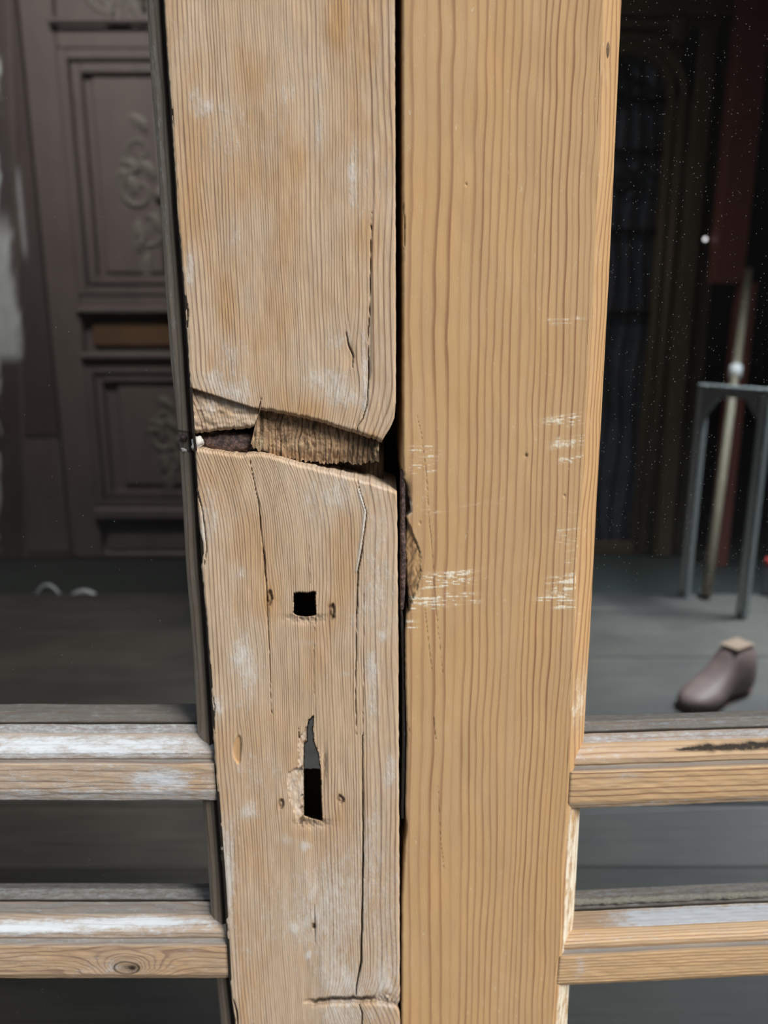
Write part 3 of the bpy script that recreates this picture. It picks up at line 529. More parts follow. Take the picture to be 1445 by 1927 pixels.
moulding('stile_moulding', LR, B_R, B_E, d_right, M['clean'], DR, 1, lambda y, t: .8 * sm(.6, .1, np.abs(t - .1)) * vn(y / 30, t * 2, 211) * .25 + 1.0 * sm(1480, 1540, y) * fbm(t * 5, y / 30, 213, 4) * 1.5 * sm(.1, .3, t) + .5 * blob(y, t, 1330, .6, 60, .6), 205, tone=.55, label='bright bevelled moulding along the glass')
# half knot on the bevel near the top
kx, kz = LR.xz(np.array(1142.), np.array(93.), np.array(.002)); bm = bmesh.new(); bmesh.ops.create_uvsphere(bm, u_segments=24, v_segments=12, radius=1)
for v in bm.verts: v.co = Vector((kx + v.co.x * .0016, .0035 + v.co.y * .0016, kz + v.co.z * .0042))
bm_obj('wood_knot', bm, plain('knot_wood', (.40, .24, .10), .7, 0, .6, (600, 600, 1200), .8, (.12, .07, .03), .0006), DR, 'small oval knot on the bevel', smooth=True)

# ---- glazing bars
def bar(leaf, refx, prof, seed, parent, mat, sgn, facef, knots=(), whitef=None, tonef=None, darkf=None, greyf=None, label=None, per_=.0016, length=.46, warp=1.0):
    """prof: (pixel row, depth) from the face's lower edge up over the moulding to the back; swept along the leaf"""
    P = [(float(d), float(leaf.xz(np.array(float(refx)), np.array(float(py)), np.array(float(d)))[1]), r) for (py, d, r) in prof]
    zb = P[0][1]; back = [(.043, P[-1][1] - .004, .95), (.043, zb - .001, 1.0), (.0045, zb - .0006, 1.0)]
    pts = []
    allp = P + back + [P[0]]
    for a, b in zip(allp, allp[1:]):
        k = max(2, int(math.hypot(a[0] - b[0], a[1] - b[1]) / .0005));  k = min(k, 40)
        for i in range(k): f = i / k; pts.append((a[0] + (b[0] - a[0]) * f, a[1] + (b[1] - a[1]) * f, a[2] + (b[2] - a[2]) * f))
    pts.append(allp[-1]); pr = np.array(pts); pd, pz, pc = pr[:, 0], pr[:, 1], pr[:, 2]
    arc = np.concatenate([[0], np.cumsum(np.hypot(np.diff(pd), np.diff(pz)))])
    n = 420; u = np.concatenate([np.linspace(0, .16, 360), np.linspace(.163, length, 60)])[:, None]
    ex = np.array([float(facef(z)) for z in pz])[None, :]                      # where this height meets the stile's edge
    X = ex + sgn * .0006 + sgn * u; Dg = pd[None, :] + 0 * u; Z = pz[None, :] + 0 * u; S = arc[None, :] + 0 * u; Cc_ = pc[None, :] + 0 * u
    uu = u + 0 * Z
    nz = (fbm(uu / .012, S / .003, seed, 3) - .5); Dg = Dg + nz * .0007 * (Dg < .03); Z = Z + (fbm(uu / .03, S / .004, seed + 3, 3) - .5) * .0007
    ph_ = S / per_ + (fbm(uu / .09, S / .012, seed + 7, 3) - .5) * 7 * warp
    A = defatt(X.shape)
    for (ku, kz_, ru, rz, amp) in knots:
        g = np.exp(-(((uu - ku) / ru) ** 2 + ((Z - kz_) / rz) ** 2)); ph_ = ph_ + amp * g
    A['ring'] = ph_; A['white'] = whitef(uu, Cc_, Z); A['tone'] = tonef(uu, Cc_, Z) if tonef else 0 * X + .2; A['dark'] = np.clip((darkf(uu, Cc_, Z) if darkf else 0 * X) + slot(Cc_) + .6 * sm(.0016, .0, uu) * (Cc_ < .7), 0, 1)
    A['grey'] = np.clip(greyf(Cc_) * (.75 + .5 * fbm(uu / .02, S / .003, seed + 9, 3)), 0, 1)
    R, Q_ = X.shape; idx = np.arange(R * Q_).reshape(R, Q_); q = np.stack([idx[:-1, :-1], idx[:-1, 1:], idx[1:, 1:], idx[1:, :-1]], -1).reshape(-1, 4)
    if sgn < 0: q = q[:, ::-1]
    return mesh_np('glazing_bar', np.stack([X, Dg, Z], -1).reshape(-1, 3), q, mat, parent, {k: v.reshape(-1) for k, v in A.items()}, np.stack([S + .03 * seed, uu, 0 * X], -1).reshape(-1, 3), True, label)
def facex(leaf, trace, off=0.0):
    y = np.linspace(-260, 2180, 400); X, Z = leaf.xz(trace(y), y, 0 * y); o = np.argsort(Z); return lambda z: np.interp(z, Z[o], X[o]) + off
fL = facex(LL, A_L); fR = facex(LR, B_R)
# region codes along the profile: 0-.3 face, .35 groove, .4-.6 round, .7 quirk, .8+ behind the glass
def prof_of(r): # rows: bevel bottom, face bottom, face top, groove top, round mid, round top, glass line, back crest, back top
    a, b, c, d, e, f, g, h, i = r
    return [(a, .0030, 0.0), (b, .0004, .06), ((b + c) / 2, .0002, .18), (c, .0003, .30), (c - 1.5, .0012, .33), ((c + d) / 2, .0032, .35), (d + 1, .0046, .37), (d - 1.0, .0036, .40), ((d * 3 + f) / 4, .0036, .45), (e, .0062, .5), ((d + f * 3) / 4, .0095, .56), (f, .0138, .62), (f - .6, .0146, .65), (g, .0162, .74), (g + 9, .0176, .78), (g + 7, .0200, .79), (g - 3, .0212, .81), (g - 6, .0222, .83), (h, .030, .87), (i, .041, .93)]
def nzw(s_, u, c, ku=60, kc=14): return fbm(u * ku, c * kc, s_, 4)
rnd = lambda c: np.exp(-((c - .5) / .1) ** 4); fac = lambda c: sm(.32, .29, c); grv = lambda c: np.exp(-((c - .355) / .025) ** 2); qk = lambda c: np.exp(-((c - .69) / .05) ** 4)
slot = lambda c: .92 * np.exp(-((c - .806) / .017) ** 4)
def gf(r_, q_, b_, f_): return lambda c: r_ * ((c > .37) & (c < .63)) + q_ * ((c >= .63) & (c <= .77)) + b_ * (c > .77) + .95 * grv(c) + f_ * (c < .32)
bar(LL, 250, prof_of([1505, 1490, 1438, 1428, 1404, 1380, 1363, 1341, 1325]), 301, DL, M['paint'], -1, fL, per_=.0035, warp=.5, greyf=gf(.5,.95,.95,.1), label='upper bar, white paint left on its round',
    whitef=lambda u, c, z: rnd(c) * (.35 + 1.25 * sm(-.01, .04, u) * nzw(301, u, c, 90, 30)) + fac(c) * (.55 * nzw(302, u, c) + .9 * blob(u, c, .030, .17, .014, .09) + .35 * (c < .08)) + .55 * qk(c) + .25 * (c > .76) + .2 * grv(c),
    tonef=lambda u, c, z: .35 * fac(c) + .5 * blob(u, c, .012, .2, .006, .3), darkf=lambda u, c, z: .18 * grv(c) + .15 * (c > .8) + .1 * qk(c) + .7 * blob(u, c, .0015, .6, .001, .3) * .6)
kz1 = float(LL.xz(np.array(240.), np.array(1822.), np.array(0.))[1]); kx1 = -(float(LL.xz(np.array(240.), np.array(1822.), np.array(0.))[0]) - float(fL(kz1)))
bar(LL, 250, prof_of([1840, 1834, 1780, 1765, 1742, 1720, 1697, 1672, 1662]), 311, DL, M['paint'], -1, fL, per_=.0030, warp=.6, knots=[(kx1, kz1 - .001, .020, .009, 7.0), (kx1, kz1, .007, .006, 5.0)], greyf=gf(.35,.9,.95,.1), label='lower bar with a dark knot in its face',
    whitef=lambda u, c, z: rnd(c) * (.12 + 1.2 * blob(u, c, .055, .56, .036, .07) + .95 * blob(u, c, .12, .48, .04, .07) * 1.0 + .2) * (.5 + nzw(311, u, c, 90, 30)) + fac(c) * (.25 * nzw(312, u, c) + .5 * blob(u, z, kx1 + .012, kz1, .012, .005) * nzw(313, u, c, 500, 60)) + .45 * (c > .76) + .15 * qk(c) + .25 * grv(c),
    tonef=lambda u, c, z: .75 * fac(c) + .5 * rnd(c), darkf=lambda u, c, z: .2 * grv(c) + .12 * (c > .8) + .15 * qk(c) + .85 * np.exp(-((np.hypot((u - kx1) / .0072, (z - kz1) / .0042) - 1) / .10) ** 2) * fac(c) + .95 * blob(u, z, kx1 - .0035, kz1, .0024, .0020) * fac(c) + .4 * blob(u, z, kx1, kz1, .005, .003) * fac(c))
bar(LR, 1150, prof_of([1518, 1508, 1451.5, 1438, 1419, 1397, 1379, 1356, 1345]), 321, DR, M['clean_paint'], 1, fR, per_=.0034, warp=.14, greyf=gf(.30,.75,.9,.05), label='upper bar with a dark split in its round',
    whitef=lambda u, c, z: rnd(c) * .45 * nzw(321, u, c, 90, 30) * (1.6 - 18 * u).clip(.3) + fac(c) * (.15 * nzw(322, u, c) + .4 * blob(u, c, .03, .26, .01, .03)) + .5 * qk(c) + .35 * (c > .76) + .04 * grv(c) + .3 * (c < .05),
    tonef=lambda u, c, z: .75 * fac(c) + .55 * rnd(c), darkf=lambda u, c, z: .15 * grv(c) + .12 * (c > .8) + 1.5 * np.exp(-((c - .53 - .012 * (vn(u * 260, c * 0, 4) - .5) - .35 * (u - .08)) / (.010 + .028 * sm(.058, .085, u) * (.5 + vn(u * 200, c * 0, 6)))) ** 2) * sm(.055, .068, u) * (.6 + .6 * vn(u * 900, c * 60, 9)))
bar(LR, 1150, prof_of([1849.5, 1846, 1796, 1782, 1763, 1746, 1712, 1690, 1672]), 331, DR, M['clean_paint'], 1, fR, per_=.0022, warp=.10, greyf=gf(.10,.45,.9,.0), label='lower bar, straight-grained, blue-white paint on its slope',
    whitef=lambda u, c, z: rnd(c) * .35 * nzw(331, u, c, 90, 30) + fac(c) * (.08 + .5 * blob(u, c, .013, .2, .003, .1)) + qk(c) * (.1 + 1.2 * sm(.02, .06, u)) + .4 * (c > .76) + .1 * grv(c),
    tonef=lambda u, c, z: .6 * fac(c) + .3 * rnd(c), darkf=lambda u, c, z: .15 * grv(c) + .15 * (c > .8) + .22 * qk(c))
# rope of old putty behind the right lower bar
bm = bmesh.new(); z0 = float(LR.xz(np.array(1150.), np.array(1700.), np.array(.022))[1]); x0 = float(fR(z0))
addtube(bm, [(x0 + .012 + i * .0022, .0225 + .0004 * random.random(), z0 + .0014 + .0002 * random.uniform(-1, 1)) for i in range(200)], [.0022 * random.uniform(.75, 1.15) for i in range(200)], 10)
bm_obj('putty_bead', bm, M['putty'], DR, 'crumbling rope of putty behind the glass', smooth=True)

# ---- panes, outer stiles and rails
zt = 2.03
def zrow(leaf, x, y, d): return float(leaf.xz(np.array(float(x)), np.array(float(y)), np.array(float(d)))[1])
for leaf, par, sg, gm, zz, fx in ((LL, DL, -1, M['glass'], [1372, 1515, 1706, 1850], fL), (LR, DR, 1, M['glass_dusty'], [1386, 1530, 1724, 1860], fR)):
    zs = [zrow(leaf, 250 if sg < 0 else 1150, y, .0175) for y in zz]; xa = float(fx(.75)) + sg * .004; xb = xa + sg * .452
    for (lo, hi) in ((zs[0], 1.93), (zs[2], zs[1] - .002), (.345, zs[3] + .003)):
        box('glass_pane', xa, xb, .0172, .0192, lo, hi, gm, par, bevel=0)
    om = plain('outer_pine_' + ('left' if sg < 0 else 'right'), (.42, .29, .17), .8, 0, .25, (90, 90, 4), .4)
    box('stile', xb - sg * .004, xb + sg * .085, 0, .045, .012, zt, om, par, bevel=.002)
    box('rail', float(fx(.75)) + sg * .001, xb - sg * .004, .0, .045, 1.92, zt, om, par, bevel=.002); box('rail', float(fx(.75)) + sg * .001, xb - sg * .004, .0, .045, .012, .16, om, par, bevel=.002); box('rail', float(fx(.75)) + sg * .001, xb - sg * .004, .0, .045, .30, .345, om, par, bevel=.002); box('lower_panel', float(fx(.75)) + sg * .001, xb - sg * .004, .014, .030, .161, .299, om, par, bevel=.002)

# ------------------------------------------------------------------ platform behind the doors
m_plank = NT('platform_planks'); oi = m_plank.n('ShaderNodeObjectInfo').outputs['Random']; tcv = m_plank.n('ShaderNodeTexCoord').outputs['Object']
nn = m_plank.noise(tcv, 1, 5, .65, (1.5, 26, 8)); n2 = m_plank.noise(tcv, 1, 4, .6, (3, 4, 3)); n3 = m_plank.noise(tcv, 1, 4, .6, (6, 160, 20))
cl = m_plank.mix(nn, (.028, .026, .023), (.11, .105, .092)); cl = m_plank.mix(m_plank.math('MULTIPLY', m_plank.math('SUBTRACT', n2, .42, clamp=True), 4.0, clamp=True), cl, (.026, .027, .029)); cl = m_plank.mix(m_plank.math('MULTIPLY', oi, .35), cl, (.10, .085, .06))
cl = m_plank.mix(m_plank.math('MULTIPLY', m_plank.math('SUBTRACT', n3, .52, clamp=True), 4.0, clamp=True), cl, (.012, .011, .010)); n4 = m_plank.noise(tcv, 1, 5, .7, (60, 220, 40)); cl = m_plank.mix(m_plank.math('MULTIPLY', m_plank.math('SUBTRACT', n4, .62, clamp=True), 4.0, clamp=True), cl, (.16, .17, .18)); m_plank.l(cl, m_plank.b.inputs['Base Color']); m_plank.b.inputs['Roughness'].default_value = .65; m_plank.l(m_plank.bump(n3, .3, .001), m_plank.b.inputs['Normal'])
PF = empty('display_platform', (0, .85, 0), label='dark worn plank platform on the floor behind both glazed doors', cat='platform')
m_near = m_plank.m.copy(); m_near.name = 'shaded_planks'  # darker plank copy: the doors' shade painted into the nearest boards
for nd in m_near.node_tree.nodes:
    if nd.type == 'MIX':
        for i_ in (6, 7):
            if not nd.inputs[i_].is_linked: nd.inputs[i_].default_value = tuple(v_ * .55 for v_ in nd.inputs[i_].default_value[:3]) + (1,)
y = .12
for k in range(11):
    wd = (.13, .15, .12, .14, .135)[k % 5]; y1 = min(y + wd, 1.60)
    if y1 - y < .03: break
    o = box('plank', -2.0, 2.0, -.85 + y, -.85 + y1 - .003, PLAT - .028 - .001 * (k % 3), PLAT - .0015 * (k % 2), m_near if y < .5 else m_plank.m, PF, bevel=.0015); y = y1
for x in (-1.9, -.65, .65, 1.9): box('bearer', x - .04, x + .04, -.72, .72, .0, PLAT - .031, m_plank.m, PF)

# ------------------------------------------------------------------ carved panelled door far left
YD = 2.41
def pmat(name, c1, c2, mask=None):
    m = NT(name); tc = m.n('ShaderNodeTexCoord').outputs['Object']; nz = m.noise(tc, 1, 5, .65, (14, 14, 5)); c = m.mix(nz, c1, c2)
    if mask: c = m.mix(m.attr('white'), c, mask)
    m.l(c, m.b.inputs['Base Color']); m.b.inputs['Roughness'].default_value = .55; m.l(m.bump(m.noise(tc, 1, 5, .7, (50, 50, 12)), .5, .003), m.b.inputs['Normal']); return m.m
mp = pmat('faded_plum_paint', (.12, .10, .10), (.23, .195, .18)); mpo = pmat('rubbed_brown_paint', (.12, .07, .04), (.22, .12, .06)); mpc = pmat('dusty_carving', (.14, .13, .115), (.28, .26, .23))
PD = empty('panelled_door', (float(at(300, 600, YD)[0]), YD + .05, 0), label='tall faded plum-brown carved panelled door seen through the left glass', cat='door')
ox, oy = PD.location.x, PD.location.y
Xp = lambda x, y_: float(at(x, y_, YD)[0]) - ox
Zp_ = lambda y_: float(at(250, y_, YD)[2])
xl = Xp(125, 300); xl2 = Xp(62, 300); xw = 2 * (Xp(305, 400)) - xl       # mirrored about the carving
z_b = .004
def pbx(name, xa, xb, za, zb_, dep, th, mat=mp, par=PD, lb=None, bv=.006): return box(name, xa, xb, -.05 + dep, -.05 + dep + th, za, zb_, mat, par, lb, bv)
body = pbx('backing_panel', xl2, xw + .13, z_b, Zp_(-160) , .030, .02, bv=.002)
pbx('door_stile', xl2, xl, z_b, Zp_(-160), .0, .03); pbx('door_stile', xw, xw + .13, z_b, Zp_(-160), .0, .03)
rails = [(-160, -125), (50, 92), (556, 588), (664, 690), (952, 978)]
for (a, b) in rails: pbx('door_rail', xl, xw, Zp_(b), Zp_(a), .0, .03)
pbx('door_rail', xl, xw, z_b, Zp_(1040), .002, .03)
def frame(xa, xb, za, zb_, wdt, d, th, par=PD, name='panel_moulding'):
    bm = bmesh.new()
    for (i, (o_, h)) in enumerate(((0, 0), (wdt * .5, .008))):
        a0, a1, b0, b1 = xa + o_, xb - o_, za + o_, zb_ - o_; q = wdt * .42
        for bx_ in ((a0, a0 + q, b0, b1), (a1 - q, a1, b0, b1), (a0 + q, a1 - q, b0, b0 + q), (a0 + q, a1 - q, b1 - q, b1)): addbox(bm, bx_[0], bx_[1], -.05 + d + h, -.05 + d + h + th, bx_[2], bx_[3])
    bmesh.ops.bevel(bm, geom=list(bm.edges), offset=.004, segments=2, affect='EDGES'); return bm_obj(name, bm, mp, par)
frame(xl, xw, Zp_(556), Zp_(92), .075, -.004, .03); pbx('raised_panel', xl + .095, xw - .095, Zp_(515), Zp_(140), .016, .02, bv=.008)
pbx('cornice_ledge', xl - .015, xw + .015, Zp_(50), Zp_(38), -.03, .03); pbx('raised_panel', xl + .0, xw - .0, Zp_(36), Zp_(-125), .012, .02)
frame(xl + .0, xw, Zp_(952), Zp_(690), .06, -.002, .03); pbx('raised_panel', xl + .10, xw - .10, Zp_(915), Zp_(725), .018, .02, bv=.008)
pbx('raised_panel', xl + .03, xw - .03, Zp_(652), Zp_(598), .016, .02, mpo, lb='rubbed orange-brown strip panel'); pbx('cornice_ledge', xl - .01, xw + .01, Zp_(590), Zp_(578), -.018, .02); pbx('cornice_ledge', xl - .01, xw + .01, Zp_(676), Zp_(664), -.018, .02)
pbx('cornice_ledge', xl - .01, xw + .01, Zp_(975), Zp_(955), -.022, .022); pbx('raised_panel', xl + .02, xw - .02, Zp_(1038), Zp_(985), .012, .02)
def scroll(bm, cx, cz, r0, turns, a0, sgn, rad, d):
    pts = []; rr = []; n = 34
    for i in range(n): f = i / (n - 1); a = a0 + sgn * f * turns * 2 * math.pi; r = r0 * (1 - .85 * f); pts.append((cx + r * math.cos(a), d, cz + r * math.sin(a))); rr.append(rad * (1.1 - .6 * f))
    addtube(bm, pts, rr, 8, .8)
def leafm(bm, x, z, ang, ln, wd_, d):
    n = 9; L = []
    for i in range(n):
        f = i / (n - 1); w_ = wd_ * math.sin(math.pi * min(1, f * .92 + .04)) ; cx = x + ln * f * math.cos(ang + .5 * f); cz = z + ln * f * math.sin(ang + .5 * f); nx, nz_ = -math.sin(ang + .5 * f), math.cos(ang + .5 * f)
        L.append([bm.verts.new((cx + nx * w_ * s_, d - (.012 if s_ == 0 else 0) * math.sin(math.pi * f + .2), cz + nz_ * w_ * s_)) for s_ in (-1, -.5, 0, .5, 1)])
    for r0, r1 in zip(L, L[1:]):
        for j in range(4): bm.faces.new((r0[j], r0[j + 1], r1[j + 1], r1[j]))
def carving(cx, zc, hw, hh, d):
    bm = bmesh.new()
    for sg in (-1, 1):
        scroll(bm, cx + sg * hw * .5, zc + hh * .05, hw * .42, 1.3, math.pi / 2 if sg > 0 else math.pi / 2, -sg, .012, d); scroll(bm, cx + sg * hw * .42, zc + hh * .55, hw * .34, 1.2, -math.pi / 2, sg, .010, d)
        scroll(bm, cx + sg * hw * .35, zc - hh * .5, hw * .36, 1.2, math.pi / 2, sg, .010, d)
        for (fx_, fz, an, l_) in ((.6, .3, 60, .07), (.75, .0, 100, .08), (.65, -.3, -70, .09), (.4, -.75, -50, .09), (.3, .8, 70, .08), (.2, .2, 80, .08), (.2, -.2, -80, .08), (.5, -.55, -20, .06), (.8, .25, 30, .05)):
            leafm(bm, cx + sg * hw * fx_ * .8, zc + hh * fz, math.radians(an if sg > 0 else 180 - an), l_, .022, d - .006)
    bmesh.ops.create_uvsphere(bm, u_segments=16, v_segments=8, radius=.03, matrix=Matrix.Translation((cx, d, zc))); addtube(bm, [(cx, d, zc - hh), (cx, d, zc + hh)], .011, 8)
    return bm_obj('carving', bm, mpc, PD, 'dusty carved leaf scrolls', smooth=True)
cxm = (xl + xw) / 2
carving(cxm, (Zp_(215) + Zp_(510)) / 2, .16, (Zp_(215) - Zp_(510)) / 2, -.032); carving(cxm + .02, (Zp_(760) + Zp_(900)) / 2, .13, (Zp_(760) - Zp_(900)) / 2, -.030); carving(cxm - .02, Zp_(-20), .22, .06, -.034)

# flaking white painted frame post beside it
PN = empty('door_frame', (float(at(0, 500, YD)[0]), YD + .02, 0), label='dark panelled door surround with flaking white paint down its edge, far left', cat='door frame')
ox, oy = PN.location.x, PN.location.y
n = 160; zz = np.linspace(.004, float(Zp_(-160)), 260)[:, None]; x_l = float(at(-160, 300, YD)[0]) - ox; x_r = float(at(60, 300, YD)[0]) - ox; xx = x_l + (x_r - x_l) * np.linspace(0, 1, n)[None, :]
xx = xx + 0 * zz; Xw = xx + ox; Zw = zz + 0 * xx
rel = np.stack([Xw - CAM[0], np.full_like(Xw, YD - CAM[1]), Zw - CAM[2]], -1); dep = rel @ fw; PX = W / 2 + F * (rel @ rt) / dep; PY = H / 2 - F * (rel @ up) / dep
bd = 12 + (PY - 400) * .10; wmk = sm(14, -6, PX - bd - 12 * (fbm(PX / 20, PY / 45, 401, 3) - .5) * 2) * sm(690, 660, PY) * sm(380, 470, PY)
wmk = np.maximum(wmk, sm(9, 3, PX + 8 * vn(PY / 20, PY * 0, 4)) * sm(100, 130, PY) * (fbm(PX / 10, PY / 30, 403, 3) > .5)); wmk = np.maximum(wmk, .7 * blob(PX, PY, 71, 285, 4, 18)); wmk = np.maximum(wmk, .55 * np.exp(-((PX - 36 - (PY - 340) * .1) / 5) ** 2) * sm(300, 340, PY) * sm(500, 460, PY)) * (.7 + .5 * fbm(PX / 6, PY / 20, 405, 3))
Dg = .006 * np.exp(-((PX - 20 - PY * .03) / 4) ** 2) - .004 * wmk + .012 * sm(820, 828, PY) * sm(40 + (PY - 800) * .06, 46 + (PY - 800) * .06, PX) * 1.0 * (PY < 1030)
idx = np.arange(Xw.size).reshape(Xw.shape); q = np.stack([idx[:-1, :-1], idx[:-1, 1:], idx[1:, 1:], idx[1:, :-1]], -1).reshape(-1, 4)
mfl = pmat('flaking_white_paint', (.07, .058, .058), (.15, .12, .115), (.78, .84, .84))
mesh_np("painted_face", np.stack([xx, Dg - .03, Zw], -1).reshape(-1, 3), q, mfl, PN, {'white': np.clip(wmk, 0, 1).reshape(-1)}, None, True, 'face with flaking white paint')
box('frame_post', float(x_l), float(x_r), -.026, .05, .004, float(Zp_(-160)), mp, PN)

# two hoops behind the platform's rear edge
m_hoop = plain('grey_metal', (.62, .68, .74), .35, .3, .2)
for i, (cx, rw, tp, lb) in enumerate(((88, 26, 1097, 'thin pale metal hoop behind the platform edge, the one nearer the left'), (157, 34, 1107, 'thicker pale metal hoop behind the platform edge, nearer the broken stile'))):
    Yh = 1.68 + .05 * (1 - i); p = at(cx, tp, Yh); r = rw / F * 2.15; th = .004 + .003 * i
    bm = bmesh.new(); R0 = p[2] / 2 - .001
    n = 40; rg_ = [(r * math.cos(a), 0, R0 + (R0 - th) * math.sin(a)) for a in [2 * math.pi * j / n for j in range(n)]]
    o = empty('metal_hoop', (float(p[0]), Yh, 0), label=lb, cat='hoop', group='pale hoops behind the platform')
    rings = []
    for j in range(n):
        c_ = Vector(rg_[j]); nrm = Vector((math.cos(2 * math.pi * j / n), 0, math.sin(2 * math.pi * j / n))); rings.append([bm.verts.new(c_ + nrm * th * math.cos(b) + Vector((0, 1, 0)) * th * math.sin(b)) for b in [2 * math.pi * m_ / 8 for m_ in range(8)]])
    for j in range(n):
        for m_ in range(8): bm.faces.new((rings[j][m_], rings[j][(m_ + 1) % 8], rings[(j + 1) % n][(m_ + 1) % 8], rings[(j + 1) % n][m_]))
    bm_obj('ring', bm, m_hoop, o, smooth=True)

# ------------------------------------------------------------------ arched door with iron grille, right
YA = 2.46
AD = empty('arched_door', (float(at(1200, 500, YA)[0]), YA + .05, 0), label='dark olive-brown door with a round arch and iron grille, behind the right glass', cat='door')
ox = AD.location.x; Xa = lambda x, y_=300: float(at(x, y_, YA)[0]) - ox; Za = lambda y_: float(at(1210, y_, YA)[2])
ma = pmat('olive_brown_varnish', (.09, .068, .042), (.19, .145, .09)); mi = plain('black_iron', (.012, .012, .013), .5, .5); mgl = plain('dim_blue_glass', (.05, .06, .08), .25, 0, .95, (9, 9, 5), .05, (.30, .34, .42))
xr_, xlft = Xa(1250), Xa(1100); cxa = (xr_ + xlft) / 2; ra = (xr_ - xlft) / 2; zc = Za(100) - ra; ztop = Za(-150); x0_, x1_ = Xa(1060), Xa(1330); zb_ = Za(1000)
bm = bmesh.new()                               # slab with an arched opening
n = 24; arc_ = [(cxa + ra * math.cos(math.pi * i / n), zc + ra * math.sin(math.pi * i / n)) for i in range(n + 1)]
outer = []
for (x, z) in arc_: outer.append((min(max(cxa + (x - cxa) * 3, x0_), x1_), ztop if True else 0))
fr_, bk_ = -.05, -.01
def vv(x, z, y_): return bm.verts.new((x, y_, z))
A1 = [vv(x, z, fr_) for x, z in arc_]; A2 = [vv(x, z, bk_ ) for x, z in arc_]; O1 = [vv(x, z, fr_) for x, z in outer]
for i in range(n): bm.faces.new((A1[i], A1[i + 1], O1[i + 1], O1[i])); bm.faces.new((A1[i], A2[i], A2[i + 1], A1[i + 1]))
bmesh.ops.remove_doubles(bm, verts=bm.verts, dist=1e-5)
addbox(bm, xr_, x1_, fr_, bk_, .004, zc); addbox(bm, x0_, xlft, fr_, bk_, .004, zc); addbox(bm, xlft, xr_, fr_, bk_, .004, zb_ * .5 + .0)
bm_obj('arched_frame', bm, ma, AD); 
box('arched_frame_side', x1_ - .05, x1_, fr_, bk_, zc, ztop, ma, AD) if False else None
box('glass_pane', x0_ + .01, x1_ - .01, .0, .02, .02, ztop - .01, mgl, AD, 'dim bluish glass behind the grille')
bm = bmesh.new()
for i in range(5):
    x = xlft + (i + .5) * (xr_ - xlft) / 5; addtube(bm, [(x + .010 * math.sin(j * 1.3 + i), -.02, zb_ * .5 + (zc + ra * .8 - zb_ * .5) * j / 16) for j in range(17)], .006, 8)
for z in (zc, zc - .16, zc - .42, zc - .7): addtube(bm, [(xlft, -.02, z), (xr_, -.02, z)], .008, 8)
for i in range(3): scroll(bm, cxa + (i - 1) * .07, zc + .03, .05, 1.1, 0, 1 if i % 2 else -1, .006, -.022); scroll(bm, cxa + (i - 1) * .07, zc - .26, .05, 1.1, 1, -1 if i % 2 else 1, .006, -.022)
bm_obj('iron_grille', bm, mi, AD, smooth=True)
bm = bmesh.new(); n = 24
for (r_, th) in ((ra + .012, .010), (ra + .05, .014)):
    addtube(bm, [(cxa + r_ * math.cos(math.pi * i / n), -.05, zc + r_ * math.sin(math.pi * i / n)) for i in range(n + 1)] + [(cxa - r_, -.05, zb_)], th, 8)
    addtube(bm, [(cxa + r_, -.05, zc), (cxa + r_, -.05, .02)], th, 8)
bm_obj('arch_moulding', bm, ma, AD, smooth=True)
box('cornice', x0_ - .03, x1_ + .1, -.09, -.05, Za(36), Za(-20), ma, AD); box('cornice', x0_, x1_, -.075, -.05, Za(56), Za(40), ma, AD)
box('bracket', Xa(1256, 60), Xa(1284, 60), -.10, -.05, Za(84), Za(38), ma, AD, bevel=.008); box('pilaster', Xa(1292), Xa(1322), -.09, -.05, .004, Za(56), ma, AD); box('pilaster', Xa(1336), Xa(1362), -.05, .0, .004, ztop, ma, AD)

# red post, wooden pole, grey stand, tin, shoe last, wall lamp
RP = empty('red_post', (float(at(1394, 300, 2.30)[0]), 2.33, 0), label='dull red painted post at the right, thick above and thin below', cat='post')
mr = pmat('dull_red_paint', (.22, .07, .058), (.35, .12, .095)); ox = RP.location.x; zj = float(at(1390, 532, 2.3)[2])
box('upper_shaft', float(at(1366, 300, 2.3)[0]) - ox, float(at(1424, 300, 2.3)[0]) - ox, -.03, .03, zj, 2.2, mr, RP); box('lower_shaft', float(at(1378, 700, 2.3)[0]) - ox, float(at(1410, 700, 2.3)[0]) - ox, -.022, .022, .0, zj, mr, RP)
mw = plain('pale_pole_wood', (.27, .235, .165), .5, 0, .45, (60, 60, 6), .2)
WP = empty('wooden_pole', tuple(map(float, onz(1328, 1128, PLAT))), label='slender pale wooden pole leaning on the red post, white ferrule halfway', cat='pole')
b0 = Vector(WP.location); b1 = Vector(at(1409, 508, 2.262)); bm = bmesh.new(); addtube(bm, [Vector((0, 0, .012)), b1 - b0], [.014, .012], 12); bm_obj('shaft', bm, mw, WP, smooth=True)
pf = Vector(at(1376, 690, 2.0)); ax_ = (b1 - b0); tt = ax_.dot(pf - b0) / ax_.length_squared; pc_ = ax_ * tt
bm = bmesh.new(); addtube(bm, [pc_ - ax_.normalized() * .022, pc_ - ax_.normalized() * .018, pc_ + ax_.normalized() * .018, pc_ + ax_.normalized() * .022], [.012, .019, .019, .012], 14); bm_obj('ferrule', bm, plain('white_enamel', (.95, 1.0, .98), .3, 0, .05), WP, 'white ferrule', smooth=True)
msd = plain('brushed_grey_metal', (.27, .29, .285), .45, .3, .25, (20, 20, 4), .2)
fr0, fl0 = onz(1395, 1162, PLAT), onz(1287, 1123, PLAT); SD = empty('metal_stand', tuple(map(float, (fr0 + fl0) / 2)), math.atan2(fr0[1] - fl0[1], fr0[0] - fl0[0]), label='grey metal stand shaped like a tall upturned U on the platform', cat='stand')
